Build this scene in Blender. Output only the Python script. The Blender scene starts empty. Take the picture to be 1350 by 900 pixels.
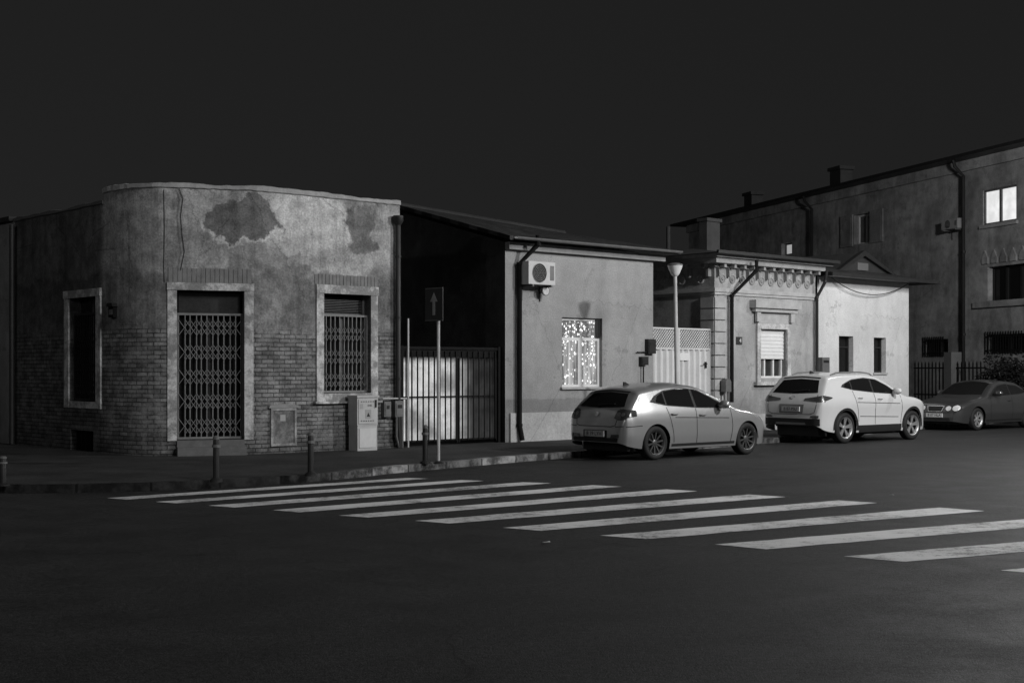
import bpy, bmesh, math, random
from mathutils import Matrix, Vector
from mathutils.bvhtree import BVHTree
random.seed(7)
S = bpy.context.scene; COL = S.collection
FP, HZ, CH = 1800.0, 488.0, 1.7
TH = math.atan2(1800, 1975)
R = math.radians
RM = {}

# ---------------------------------------------------------------- helpers
def tag(o, label=None, cat=None, group=None, kind=None):
    if label: o['label'] = label
    if cat: o['category'] = cat
    if group: o['group'] = group
    if kind: o['kind'] = kind
    return o

def root(name, label, cat, loc, rz=0.0, group=None):
    o = bpy.data.objects.new(name, None); COL.objects.link(o)
    o.location = loc; o.rotation_euler = (0, 0, rz); o.empty_display_size = .3
    RM[o.name] = Matrix.Translation(loc) @ Matrix.Rotation(rz, 4, 'Z')
    return tag(o, label, cat, group)

def top(o):
    while o.parent: o = o.parent
    return o

class MB:
    def __init__(s, F=None):
        s.v = []; s.f = []; s.uv = {}; s.F = F or Matrix.Identity(4)
    def add(s, pts):
        i = len(s.v); s.v += [s.F @ Vector(p) for p in pts]; return i
    def face(s, pts, uv=None):
        i = s.add(pts)
        if uv: s.uv[len(s.f)] = uv
        s.f.append(tuple(range(i, i + len(pts)))); return s
    def box(s, x0, x1, y0, y1, z0, z1):
        i = s.add([(x0,y0,z0),(x1,y0,z0),(x1,y1,z0),(x0,y1,z0),(x0,y0,z1),(x1,y0,z1),(x1,y1,z1),(x0,y1,z1)])
        for q in ((0,3,2,1),(4,5,6,7),(0,1,5,4),(1,2,6,5),(2,3,7,6),(3,0,4,7)):
            s.f.append(tuple(i + k for k in q))
        return s
    def prism(s, poly, y0, y1):           # poly in (x,z)
        n = len(poly); i = s.add([(x, y0, z) for x, z in poly] + [(x, y1, z) for x, z in poly])
        s.f.append(tuple(range(i, i+n))); s.f.append(tuple(range(i+2*n-1, i+n-1, -1)))
        for k in range(n):
            l = (k+1) % n; s.f.append((i+k, i+n+k, i+n+l, i+l))
        return s
    def vprism(s, poly, z0, z1):          # poly in (x,y)
        n = len(poly); i = s.add([(x, y, z0) for x, y in poly] + [(x, y, z1) for x, y in poly])
        s.f.append(tuple(range(i+n-1, i-1, -1))); s.f.append(tuple(range(i+n, i+2*n)))
        for k in range(n):
            l = (k+1) % n; s.f.append((i+k, i+l, i+n+l, i+n+k))
        return s
    def tube(s, pts, r, n=8):
        pts = [Vector(p) for p in pts]; rings = []
        rr = r if isinstance(r, (list, tuple)) else [r]*len(pts)
        for k, p in enumerate(pts):
            d = (pts[min(k+1, len(pts)-1)] - pts[max(k-1, 0)]).normalized()
            a = d.orthogonal().normalized() if k == 0 else (pa - d*pa.dot(d)).normalized()
            pa = a; b = d.cross(a)
            rings.append(s.add([p + (a*math.cos(t) + b*math.sin(t))*rr[k] for t in [2*math.pi*(j+.5)/n for j in range(n)]]))
        for a, b in zip(rings, rings[1:]):
            for j in range(n):
                l = (j+1) % n; s.f.append((a+j, a+l, b+l, b+j))
        s.f.append(tuple(rings[0]+j for j in reversed(range(n)))); s.f.append(tuple(rings[-1]+j for j in range(n)))
        return s
    def lathe(s, prof, M, n=24, caps=True):
        rings = []
        for r, h in prof:
            rings.append(s.add([M @ Vector((r*math.cos(2*math.pi*j/n), r*math.sin(2*math.pi*j/n), h)) for j in range(n)]))
        for a, b in zip(rings, rings[1:]):
            for j in range(n):
                l = (j+1) % n; s.f.append((a+j, a+l, b+l, b+j))
        if caps:
            s.f.append(tuple(rings[0]+j for j in reversed(range(n)))); s.f.append(tuple(rings[-1]+j for j in range(n)))
        return s
    def wall(s, x0, x1, z0, z1, holes=(), dep=.2):
        xs = sorted({x0, x1} | {h[0] for h in holes} | {h[1] for h in holes})
        zs = sorted({z0, z1} | {h[2] for h in holes} | {h[3] for h in holes})
        for a, b in zip(xs, xs[1:]):
            for c, d in zip(zs, zs[1:]):
                mx, mz = (a+b)/2, (c+d)/2
                if any(h[0] < mx < h[1] and h[2] < mz < h[3] for h in holes): continue
                s.face([(a,0,c),(b,0,c),(b,0,d),(a,0,d)])
        for h in holes:
            a, b, c, d = h
            s.face([(a,0,c),(a,dep,c),(a,dep,d),(a,0,d)]); s.face([(b,0,c),(b,0,d),(b,dep,d),(b,dep,c)])
            s.face([(a,0,c),(b,0,c),(b,dep,c),(a,dep,c)]); s.face([(a,0,d),(a,dep,d),(b,dep,d),(b,0,d)])
        return s
    def build(s, name, mat, parent=None, label=None, smooth=False, kind=None, sharp=35, recalc=True):
        me = bpy.data.meshes.new(name)
        inv = RM[top(parent).name].inverted() if parent else Matrix.Identity(4)
        me.from_pydata([inv @ v for v in s.v], [], s.f)
        if recalc:
            bm = bmesh.new(); bm.from_mesh(me)
            if not s.uv: bmesh.ops.remove_doubles(bm, verts=bm.verts, dist=1e-5)
            bmesh.ops.recalc_face_normals(bm, faces=bm.faces); bm.to_mesh(me); bm.free()
        if s.uv:
            ul = me.uv_layers.new(name='UVMap')
            for p in me.polygons:
                u = s.uv.get(p.index)
                if u:
                    idx = {vi: k for k, vi in enumerate(s.f[p.index])}
                    for li in p.loop_indices: ul.data[li].uv = u[idx[me.loops[li].vertex_index]]
        if smooth:
            for p in me.polygons: p.use_smooth = True
            me.set_sharp_from_angle(angle=R(sharp))
        me.materials.append(mat)
        o = bpy.data.objects.new(name, me); COL.objects.link(o)
        if parent: o.parent = parent
        if label: o['label'] = label
        if kind: o['kind'] = kind
        return o

def text(body, size, F, name, mat, parent, ext=.002):
    cu = bpy.data.curves.new(name, 'FONT'); cu.body = body; cu.size = size; cu.extrude = ext
    cu.align_x = 'CENTER'; cu.align_y = 'CENTER'
    t = bpy.data.objects.new('tmp', cu); COL.objects.link(t)
    bpy.context.view_layer.update()
    me = bpy.data.meshes.new_from_object(t.evaluated_get(bpy.context.evaluated_depsgraph_get()))
    bpy.data.objects.remove(t)
    me.transform(RM[top(parent).name].inverted() @ F)
    me.materials.clear(); me.materials.append(mat)
    o = bpy.data.objects.new(name, me); COL.objects.link(o); o.parent = parent
    return o

def dup(r, loc, rz, label):
    c = r.copy(); COL.objects.link(c); c.location = loc; c.rotation_euler = (0, 0, rz); c['label'] = label
    for ch in list(r.children):
        d = ch.copy(); COL.objects.link(d); d.parent = c
        for g in list(ch.children):
            e = g.copy(); COL.objects.link(e); e.parent = d
    return c

def ground(px, py, z=0.0):
    Y = FP*(CH - z)/(py - HZ); return Vector(((px-675)/FP*Y, Y, z))

class Wall:
    def __init__(s, O, ang):
        s.O = Vector((O[0], O[1])); s.ang = ang
        s.F = Matrix.Translation((O[0], O[1], 0)) @ Matrix.Rotation(ang, 4, 'Z')
    def m(s, px, py=None):
        a = (px-675)/FP; c, sn = math.cos(s.ang), math.sin(s.ang)
        Y = (-sn*s.O.x + c*s.O.y)/(-sn*a + c)
        x = (a*Y - s.O.x)*c + (Y - s.O.y)*sn
        if py is None: return x
        return x, CH + (HZ-py)/FP*Y
    def rect(s, px0, px1, py0, py1):
        mid = (px0+px1)/2
        return s.m(px0), s.m(px1), s.m(mid, py1)[1], s.m(mid, py0)[1]
    def root(s, name, label, cat, x, y=0, z=0, group=None):
        p = s.F @ Vector((x, y, z)); return root(name, label, cat, p, s.ang, group)
    def back(s, y): return Wall((s.F @ Vector((0, y, 0))).xy, s.ang)

# ---------------------------------------------------------------- materials
class G:
    def __init__(s, name):
        s.mat = bpy.data.materials.new(name); s.mat.use_nodes = True
        s.nt = s.mat.node_tree; s.b = s.nt.nodes['Principled BSDF']
        s.tc = s.nt.nodes.new('ShaderNodeTexCoord')
        s.obj = s.tc.outputs['Object']; s.uvc = s.tc.outputs['UV']
    def put(s, sock, v):
        if hasattr(v, 'is_linked') or isinstance(v, bpy.types.NodeSocket): s.nt.links.new(v, sock)
        elif isinstance(v, (int, float)) and sock.type == 'RGBA': sock.default_value = (v, v, v, 1)
        elif isinstance(v, (int, float)) and sock.type == 'VECTOR': sock.default_value = (v, v, v)
        else: sock.default_value = v
    def math(s, op, a, b=0.0, clamp=False):
        n = s.nt.nodes.new('ShaderNodeMath'); n.operation = op; n.use_clamp = clamp
        s.put(n.inputs[0], a); s.put(n.inputs[1], b); return n.outputs[0]
    def mul(s, a, b): return s.math('MULTIPLY', a, b)
    def addm(s, a, b): return s.math('ADD', a, b)
    def mix(s, f, a, b):
        n = s.nt.nodes.new('ShaderNodeMix'); n.data_type = 'FLOAT'
        s.put(n.inputs[0], f); s.put(n.inputs[2], a); s.put(n.inputs[3], b); return n.outputs[0]
    def ss(s, x, lo, hi, a=0.0, b=1.0):
        n = s.nt.nodes.new('ShaderNodeMapRange'); n.interpolation_type = 'SMOOTHSTEP'
        s.put(n.inputs[0], x); n.inputs[1].default_value = lo; n.inputs[2].default_value = hi
        n.inputs[3].default_value = a; n.inputs[4].default_value = b; return n.outputs[0]
    def vscale(s, vec, sc):
        n = s.nt.nodes.new('ShaderNodeMapping'); s.put(n.inputs[0], vec); n.inputs['Scale'].default_value = sc; return n.outputs[0]
    def noise(s, vec, scale, detail=5, rough=.6):
        n = s.nt.nodes.new('ShaderNodeTexNoise'); s.put(n.inputs['Vector'], vec)
        n.inputs['Scale'].default_value = scale; n.inputs['Detail'].default_value = detail; n.inputs['Roughness'].default_value = rough
        return n.outputs[0]
    def sep(s, vec):
        n = s.nt.nodes.new('ShaderNodeSeparateXYZ'); s.put(n.inputs[0], vec); return n.outputs
    def comb(s, x, y, z=0.0):
        n = s.nt.nodes.new('ShaderNodeCombineXYZ'); s.put(n.inputs[0], x); s.put(n.inputs[1], y); s.put(n.inputs[2], z); return n.outputs[0]
    def brick(s, vec, w, h, mortar, c1, c2, cm):
        n = s.nt.nodes.new('ShaderNodeTexBrick'); s.put(n.inputs['Vector'], vec)
        for k, v in (('Color1', c1), ('Color2', c2), ('Mortar', cm)): n.inputs[k].default_value = (v, v, v, 1)
        n.inputs['Scale'].default_value = 1; n.inputs['Mortar Size'].default_value = mortar
        n.inputs['Brick Width'].default_value = w; n.inputs['Row Height'].default_value = h
        n.inputs['Mortar Smooth'].default_value = .3
        return n.outputs
    def bump(s, h, strength=.3, dist=.02):
        n = s.nt.nodes.new('ShaderNodeBump'); s.put(n.inputs['Height'], h)
        n.inputs['Strength'].default_value = strength; n.inputs['Distance'].default_value = dist
        s.nt.links.new(n.outputs[0], s.b.inputs['Normal'])
    def out(s, col, rough=.8, metal=0.0, spec=.3):
        s.put(s.b.inputs['Base Color'], col); s.put(s.b.inputs['Roughness'], rough)
        s.b.inputs['Metallic'].default_value = metal; s.b.inputs['Specular IOR Level'].default_value = spec
        return s.mat

def gm(name, base, rough=.8, amt=.25, scale=3.0, metal=0.0, bump=0.0, spec=.3, coat=0.0):
    g = G(name)
    n1 = g.noise(g.obj, scale, 6); n2 = g.noise(g.obj, scale*9, 4)
    f = g.addm(g.mul(g.math('SUBTRACT', n1, .5), 2.6*amt), g.mul(g.math('SUBTRACT', n2, .5), 1.3*amt))
    f = g.addm(f, 1.0)
    if coat: g.b.inputs['Coat Weight'].default_value = coat; g.b.inputs['Coat Roughness'].default_value = .08
    if bump: g.bump(g.noise(g.obj, scale*14, 5), bump, .02)
    return g.out(g.mul(f, base), rough, metal, spec)

def render_mat(name, base, band=0.0, dark=.25, blot=.3, drip=.12):
    # wall render: blotches, repaired patches, a few drips, damp foot, fine grain
    g = G(name)
    n1 = g.noise(g.obj, .55, 5, .6); n2 = g.noise(g.obj, 2.6, 6, .65); n3 = g.noise(g.obj, 30, 4, .7)
    c = g.mul(g.ss(n1, .3, .7, 1-blot, 1+blot*.6), g.ss(n2, .28, .72, 1-blot*.55, 1+blot*.45))
    pm = g.ss(g.noise(g.vscale(g.obj, (1, 1, 1.4)), .9, 4, .75), .60, .625, 1.0, .80); c = g.mul(c, pm)
    x, y, z = g.sep(g.obj)
    dn = g.noise(g.comb(g.mul(x, 2.2), g.mul(y, 2.2), g.mul(z, .30)), 1.0, 6, .7)
    c = g.mul(c, g.ss(dn, .30, .52, 1-drip, 1.0))
    wz = g.addm(z, g.mul(g.math('SUBTRACT', n2, .5), 1.0))
    c = g.mul(c, g.ss(wz, .2, 1.5, 1-dark, 1.0))
    if band: c = g.mul(c, g.ss(g.addm(z, g.mul(n2, .15)), band, band+.05, .74, 1.0))
    c = g.mul(c, g.ss(n3, .25, .75, .82, 1.18))
    v = g.nt.nodes.new('ShaderNodeTexVoronoi'); v.feature = 'DISTANCE_TO_EDGE'; v.inputs['Scale'].default_value = .55
    cv = g.comb(g.addm(x, g.mul(n2, .9)), g.addm(y, g.mul(n2, .5)), g.mul(z, .6)); g.put(v.inputs['Vector'], cv)
    c = g.mul(c, g.ss(v.outputs['Distance'], 0, .006, .72, 1.0))
    g.bump(g.addm(n3, g.mul(n2, .6)), .35, .02)
    return g.out(g.mul(c, base), .92)

def worn_mat(name, hi, lo, scale=4):
    g = G(name); n = g.noise(g.obj, scale, 8, .72); n2 = g.noise(g.obj, 1.1, 4); n3 = g.noise(g.obj, 30, 4)
    w2 = g.ss(g.addm(n, g.mul(n2, .6)), .68, .90, 0.0, 1.0)
    c = g.mix(w2, hi, lo); c = g.mul(c, g.ss(n3, .25, .75, .8, 1.15))
    g.bump(g.addm(w2, g.mul(n3, .4)), .4, .012)
    return g.out(c, .8)

def emit(name, col, strength, base=.05, var=0.0):
    g = G(name); g.b.inputs['Emission Color'].default_value = (col, col, col, 1)
    if var: g.put(g.b.inputs['Emission Strength'], g.mul(g.ss(g.noise(g.obj, 1.4, 3), .35, .65, 1-var, 1), strength))
    else: g.b.inputs['Emission Strength'].default_value = strength
    return g.out(base, .5)

M = {}
M['house_render'] = render_mat('house_render', .31, band=1.0, blot=.16, drip=.10, dark=.1)
M['ornate_render'] = render_mat('ornate_render', .35, blot=.25, drip=.2)
M['plaster_pale'] = render_mat('plaster_pale', .58, blot=.12, drip=.08, dark=.15)
M['plaster_base'] = render_mat('plaster_base', .54, blot=.2, drip=.05, dark=.2)
M['plaster_side_shaded'] = render_mat('plaster_side_shaded', .045, blot=.4, drip=.3)  # shade of the unlit side wall painted into a darker plaster
M['h5'] = render_mat('soot_render', .33, blot=.42, drip=.30)
M['plaster_mid'] = render_mat('plaster_mid', .28, blot=.3)
M['plaster_dark'] = gm('plaster_dark', .12, .9, .25, .8, bump=.3)
M['plaster_old'] = gm('plaster_old', .34, .9, .4, 2.0, bump=.4)
M['stone'] = gm('stone', .37, .85, .32, 4, bump=.3)
M['stone_dark'] = gm('stone_dark', .25, .85, .35, 5, bump=.3)
M['step_stone'] = gm('step_stone', .14, .9, .35, 5, bump=.3)
M['trim_worn'] = worn_mat('trim_worn', .60, .24)
M['trim_pale'] = worn_mat('trim_pale', .56, .34)
M['roof'] = gm('roof', .03, .8, .4, 3, bump=.3)
M['metal_dark'] = gm('metal_dark', .03, .5, .3, 6, metal=.3)
M['metal_black'] = gm('metal_black', .010, .7, .3, 6, spec=.1)
M['metal_grey'] = gm('metal_grey', .16, .5, .3, 6, metal=.3)
M['zinc'] = gm('zinc', .50, .5, .25, 6, metal=.2)
M['steel_bars'] = gm('steel_bars', .20, .6, .4, 8)
M['white_paint'] = gm('white_paint', .68, .5, .12, 5)
M['ac_white'] = gm('ac_white', .52, .5, .2, 5)
M['ac_dim'] = gm('ac_dim', .30, .5, .2, 5)
M['lamp_paint'] = gm('lamp_paint', .42, .5, .25, 5)
M['arrow_paint'] = gm('arrow_paint', .26, .6, .4, 8)
M['panel_white'] = gm('panel_white', .58, .55, .18, 3)
M['cabinet'] = gm('cabinet', .46, .6, .22, 3)
M['dark'] = gm('dark', .010, .9, .2, 2, spec=.1)
M['glass'] = gm('glass', .010, .03, .1, 2, spec=.22)
M['glass_dim'] = gm('glass_dim', .04, .15, .6, 2.5, spec=.5)
M['rubber'] = gm('rubber', .018, .75, .2, 8)
M['plastic_black'] = gm('plastic_black', .02, .6, .2, 8, spec=.2)
M['paint_silver'] = gm('paint_silver', .36, .34, .05, 1.5, metal=.55, coat=.6, spec=.5)
M['paint_white'] = gm('paint_white', .54, .32, .04, 1.5, coat=.6, spec=.5)
M['paint_dark'] = gm('paint_dark', .07, .3, .05, 1.5, metal=.5, coat=.7, spec=.5)
M['chrome'] = gm('chrome', .6, .2, .05, 3, metal=.9)
M['rim_silver'] = gm('rim_silver', .35, .35, .1, 8, metal=.5)
M['rim_dark'] = gm('rim_dark', .09, .4, .1, 8, metal=.5)
M['lamp_red'] = gm('lamp_red', .05, .15, .4, 12, spec=.6)
M['lamp_clear'] = gm('lamp_clear', .6, .12, .3, 14, spec=.6)
M['plate'] = gm('plate', .56, .5, .05, 5)
M['label'] = gm('label', .34, .6, .2, 9)
M['ink'] = gm('ink', .015, .6, .1, 5)
M['sign_dark'] = gm('sign_dark', .035, .5, .2, 6)
M['lit_pane'] = emit('lit_pane', 1, .9, .3, .25)
M['lit_dim'] = emit('lit_dim', 1, .34, .3)
M['sheet_grey'] = gm('sheet_grey', .10, .5, .6, 1.6)

def mat_fairy(zsplit):
    g = G('fairy_light_pane')
    x, y, z = g.sep(g.obj)
    v = g.nt.nodes.new('ShaderNodeTexVoronoi'); g.put(v.inputs['Vector'], g.comb(g.mul(x, 19), 0.0, g.mul(z, 15))); v.inputs['Scale'].default_value = 1
    v.inputs['Randomness'].default_value = .9
    rnd = g.sep(v.outputs['Color'])[0]; r2 = g.sep(v.outputs['Color'])[1]
    d = g.ss(g.math('DIVIDE', v.outputs['Distance'], g.ss(r2, 0, 1, .55, 1.25)), .16, .52, 1.0, 0.0)
    up = g.ss(z, zsplit-.75, zsplit+.1, 0.0, 1.0)
    thr = g.ss(g.addm(rnd, g.mul(up, .35)), .35, .95, .05, 2.0)
    st = g.mul(d, thr)
    fold = g.noise(g.comb(g.mul(x, 9), 0.0, g.mul(z, .5)), 1.0, 3)
    gl = g.mul(g.ss(fold, .35, .65, .10, .50), g.ss(z, zsplit-.05, zsplit+.05, 1.0, .45))
    g.b.inputs['Emission Color'].default_value = (1, 1, 1, 1)
    g.put(g.b.inputs['Emission Strength'], g.addm(st, gl))
    return g.out(.05, .3)

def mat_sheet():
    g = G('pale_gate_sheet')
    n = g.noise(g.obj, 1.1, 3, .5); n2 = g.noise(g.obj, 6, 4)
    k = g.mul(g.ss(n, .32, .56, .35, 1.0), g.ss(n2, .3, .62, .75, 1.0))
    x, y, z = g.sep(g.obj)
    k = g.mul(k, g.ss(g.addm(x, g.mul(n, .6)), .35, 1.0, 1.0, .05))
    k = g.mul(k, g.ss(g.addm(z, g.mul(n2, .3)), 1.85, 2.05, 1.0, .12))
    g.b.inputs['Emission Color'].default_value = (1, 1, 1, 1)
    g.put(g.b.inputs['Emission Strength'], g.mul(k, .36))     # glow painted into emission and colour, as if backlit from the yard
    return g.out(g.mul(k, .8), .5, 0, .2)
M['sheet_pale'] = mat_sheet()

def mat_road():
    g = G('asphalt')
    big = g.noise(g.obj, .22, 4); mid = g.noise(g.obj, 1.3, 6, .7); fine = g.noise(g.obj, 20, 5, .75); agg = g.noise(g.obj, 80, 2, .7)
    x, y, z = g.sep(g.obj)
    ca, sa = math.cos(TH-R(4)), math.sin(TH-R(4))
    along = g.addm(g.mul(x, ca), g.mul(y, sa)); across = g.addm(g.mul(x, -sa), g.mul(y, ca))
    lane = g.noise(g.comb(g.mul(along, .06), g.mul(across, .9)), 1.0, 3)
    c = g.mul(g.ss(big, .3, .7, .88, 1.12), g.ss(mid, .3, .7, .86, 1.14))
    c = g.mul(c, g.ss(lane, .3, .7, .9, 1.08))
    c = g.mul(c, g.ss(fine, .25, .75, .45, 1.55))
    c = g.mul(c, g.ss(agg, .3, .72, .42, 1.7))
    v = g.nt.nodes.new('ShaderNodeTexVoronoi'); v.feature = 'DISTANCE_TO_EDGE'
    wob = g.nt.nodes.new('ShaderNodeTexNoise'); g.put(wob.inputs['Vector'], g.obj); wob.inputs['Scale'].default_value = 1.3
    add = g.nt.nodes.new('ShaderNodeVectorMath'); add.operation = 'ADD'; g.nt.links.new(g.obj, add.inputs[0]); g.nt.links.new(wob.outputs['Color'], add.inputs[1])
    g.put(v.inputs['Vector'], add.outputs[0]); v.inputs['Scale'].default_value = .28
    crack = g.ss(v.outputs['Distance'], .0, .006, .55, 1.0)
    crack = g.mix(g.ss(big, .45, .55), 1.0, crack)
    c = g.mul(c, crack)
    g.bump(g.addm(fine, agg), .4, .012)
    return g.out(g.mul(c, .030), g.ss(mid, .3, .7, .60, .8), 0, .15)
M['road'] = mat_road()

def mat_stripe():
    g = G('worn_road_paint')
    n = g.noise(g.obj, 7, 8, .75); n2 = g.noise(g.obj, .9, 4); n3 = g.noise(g.obj, 45, 4, .75)
    w = g.addm(g.addm(n, g.mul(n2, .7)), g.mul(n3, .6))
    wear = g.ss(w, .90, 1.18, .0, 1.0)
    c = g.mix(wear, .14, .72)
    g.bump(n3, .2, .01)
    return g.out(g.mul(c, g.ss(n2, .3, .7, .78, 1.0)), .7)
M['stripe'] = mat_stripe()

def mat_pave():
    g = G('pavement')
    n = g.noise(g.obj, .9, 5); f = g.noise(g.obj, 22, 5, .7)
    c = g.mul(g.ss(n, .3, .7, .65, 1.3), g.ss(f, .25, .75, .65, 1.35))
    g.bump(f, .3, .012)
    return g.out(g.mul(c, .040), .85, 0, .2)
M['pave'] = mat_pave()

def mat_kerb():
    g = G('kerb_stone')
    b = g.brick(g.uvc, 1.0, 2.0, .02, .28, .12, .03)
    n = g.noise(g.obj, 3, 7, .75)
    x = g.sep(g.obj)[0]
    left_fade = g.ss(g.addm(x, g.mul(n, 1.5)), -2.6, -.7, .12, 1.0)  # kerb colour gets darker towards the left
    return g.out(g.mul(g.mul(g.sep(b[0])[0], g.ss(n, .38, .64, .22, 1.4)), left_fade), .85)
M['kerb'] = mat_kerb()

def mat_tiles():
    g = G('roof_tiles')
    x, y, z = g.sep(g.obj)
    b = g.brick(g.comb(x, y), .24, .33, .03, .05, .025, .008)
    n = g.noise(g.obj, 2.5, 5)
    g.bump(b[1], .6, -.03)
    return g.out(g.mul(g.sep(b[0])[0], g.ss(n, .3, .7, .6, 1.3)), .8)
M['tiles'] = mat_tiles()

# ---------------------------------------------------------------- world + lights + camera
w = bpy.data.worlds.new('World'); S.world = w; w.use_nodes = True
nt = w.node_tree; bg = nt.nodes['Background']
sky = nt.nodes.new('ShaderNodeTexSky'); sky.sky_type = 'NISHITA'; sky.sun_disc = False
Ld = Vector((.64, -.75, .40)).normalized()
sky.sun_elevation = math.asin(Ld.z); sky.sun_rotation = math.atan2(Ld.x, Ld.y)
bw = nt.nodes.new('ShaderNodeRGBToBW'); nt.links.new(sky.outputs[0], bw.inputs[0])
mu = nt.nodes.new('ShaderNodeMath'); mu.operation = 'MULTIPLY_ADD'; nt.links.new(bw.outputs[0], mu.inputs[0])
mu.inputs[1].default_value = .0006; mu.inputs[2].default_value = .0112
nt.links.new(mu.outputs[0], bg.inputs[0]); bg.inputs[1].default_value = 1.0

sl = bpy.data.lights.new('Sun', 'SUN'); sl.energy = .90; sl.angle = R(9)
so = bpy.data.objects.new('Sun', sl); COL.objects.link(so)
so.rotation_euler = Ld.to_track_quat('Z', 'Y').to_euler()
def lamp(loc, P, r=.3):
    l = bpy.data.lights.new('lamp', 'POINT'); l.energy = P; l.shadow_soft_size = r
    o = bpy.data.objects.new('unseen_light', l); COL.objects.link(o); o.location = loc
lamp((13.4, 23.0, 8.2), 5000, .3)
lamp((14.2, 33.5, 7.8), 1300, .3)  # second unseen light, added to brighten road and houses at right
lamp((-15.0, 8.0, 9.0), 800, .4)  # unseen fill light, added to lift the dark left wall

cam = bpy.data.cameras.new('Camera'); cam.lens = 48; cam.sensor_width = 36; cam.shift_y = (HZ-450)/1350; cam.clip_end = 2000
co = bpy.data.objects.new('Camera', cam); COL.objects.link(co); co.location = (0, 0, CH); co.rotation_euler = (R(90), 0, 0)
S.camera = co
S.view_settings.view_transform = 'Standard'; S.view_settings.look = 'None'; S.view_settings.exposure = 0

# ---------------------------------------------------------------- frames of the walls
u2 = Vector((math.cos(TH), math.sin(TH))); v2 = Vector((-math.sin(TH), math.cos(TH)))
T = 22.3
W1 = Wall(v2*T, TH)

# ---------------------------------------------------------------- ground
m = MB(); m.box(-400, 400, -100, 900, -.5, 0); m.build('road', M['road'], kind='structure')
kerb = [(-24, 33), (-16, 24.5), (-12.5, 21.2), (-9.5, 19.4), (-7.09, 18.95), (-5.57, 19.1), (-4.3, 19.75), (-3.15, 20.75), (-2.4, 21.8), (-1.73, 22.9), (.95, 26.35)]
def st(s, t): p = u2*s + v2*t; return (p.x, p.y)
kerb += [st(23, 19.15), st(27.5, 19.75), st(32, 20.5), st(36, 21.2), st(40, 21.8), st(60, 24.6)]
def catmull(pts, n=5):
    out = []
    P = [Vector(p) for p in pts]
    for i in range(len(P)-1):
        p0, p1, p2, p3 = P[max(i-1, 0)], P[i], P[i+1], P[min(i+2, len(P)-1)]
        for k in range(n):
            t = k/n
            out.append(.5*((2*p1) + (p2-p0)*t + (2*p0-5*p1+4*p2-p3)*t*t + (3*p1-p0-3*p2+p3)*t**3))
    out.append(P[-1]); return out
ks = catmull(kerb)
m = MB(); poly = [(p.x, p.y) for p in ks] + [(80, 120), (-60, 120), (-60, 50)]
m.vprism(poly, .01, .115); m.build('sidewalk', M['pave'], kind='structure')
m = MB(); d = 0
offs = []
for i, p in enumerate(ks):
    dr = (ks[min(i+1, len(ks)-1)] - ks[max(i-1, 0)]).normalized(); nn = Vector((-dr.y, dr.x))
    offs.append((p - nn*.02, p + nn*.14))
for i in range(len(ks)-1):
    L = (ks[i+1]-ks[i]).length
    a, b = offs[i]; c, e = offs[i+1]; z = .12
    m.face([(a.x,a.y,z),(c.x,c.y,z),(e.x,e.y,z),(b.x,b.y,z)], [(d,.5),(d+L,.5),(d+L,.7),(d,.7)])
    m.face([(a.x,a.y,0),(c.x,c.y,0),(c.x,c.y,z),(a.x,a.y,z)], [(d,.3),(d+L,.3),(d+L,.5),(d,.5)])
    m.face([(b.x,b.y,.11),(e.x,e.y,.11),(e.x,e.y,z),(b.x,b.y,z)], [(d,.7),(d+L,.7),(d+L,.72),(d,.72)])
    d += L
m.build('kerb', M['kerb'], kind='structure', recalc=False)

Lp = [(140,656),(205,661),(275,666),(360,672),(446,679),(547,686),(662,695),(792,705.5),(942,717),(1113,733),(1318,751),(1570,772)]
Rp = [(500,628),(565,630.5),(638,633.5),(727,636.5),(820,641),(919,647),(1035,654.5),(1157,662.5),(1298,673),(1463,686),(1660,701)]
m = MB()
def edge(p, q, n=14):
    dd = (q-p).normalized(); nrm = Vector((-dd.y, dd.x, 0)); out = []
    for i in range(n+1): out.append(p.lerp(q, i/n) + nrm*random.uniform(-.014, .014))
    return out
for k in range(11):
    l0 = ground(*Lp[k], .004); l1 = ground(*Lp[k+1], .004); lm = l0.lerp(l1, .41)
    r1 = ground(*Rp[k+1], .004) if k < 10 else ground(1900, 722, .004); r0 = ground(*Rp[k], .004) if k < 10 else ground(1660, 701, .004)
    rm = r1.lerp(r0, .41)
    e0 = edge(l0, rm); e1 = edge(lm, r1)
    for i in range(14): m.face([e0[i], e1[i], e1[i+1], e0[i+1]])
m.build('crosswalk', M['stripe'], kind='structure')

# ---------------------------------------------------------------- corner building
A = W1.F @ Vector((W1.m(527), 0, 0)); A = Vector((A.x, A.y))
Bp = W1.F @ Vector((W1.m(345), 0, 0)); Bp = Vector((Bp.x, Bp.y))
Fp = Vector((-10.66, 29.3)); E = Vector((-7.79, 26.11)); Cc = Vector((-6.37, 25.3)); ctrl = Vector((-6.9, 25.12))
def bez(a, c, b, n): return [a*(1-t)**2 + c*2*t*(1-t) + b*t*t for t in [k/n for k in range(n+1)]]
path = [Fp] + bez(E, ctrl, Cc, 10)
b0 = Bp + (Cc-Bp).normalized()*.12; b1 = Bp + (A-Bp).normalized()*.35
path += bez(b0, Bp, b1, 5) + [A]
cum = [0]
for a, b in zip(path, path[1:]): cum.append(cum[-1] + (b-a).length)
def pt(d):
    for i in range(len(path)-1):
        if d <= cum[i+1] or i == len(path)-2:
            t = (d-cum[i])/(cum[i+1]-cum[i]); return path[i].lerp(path[i+1], t), (path[i+1]-path[i]).normalized()
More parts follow.
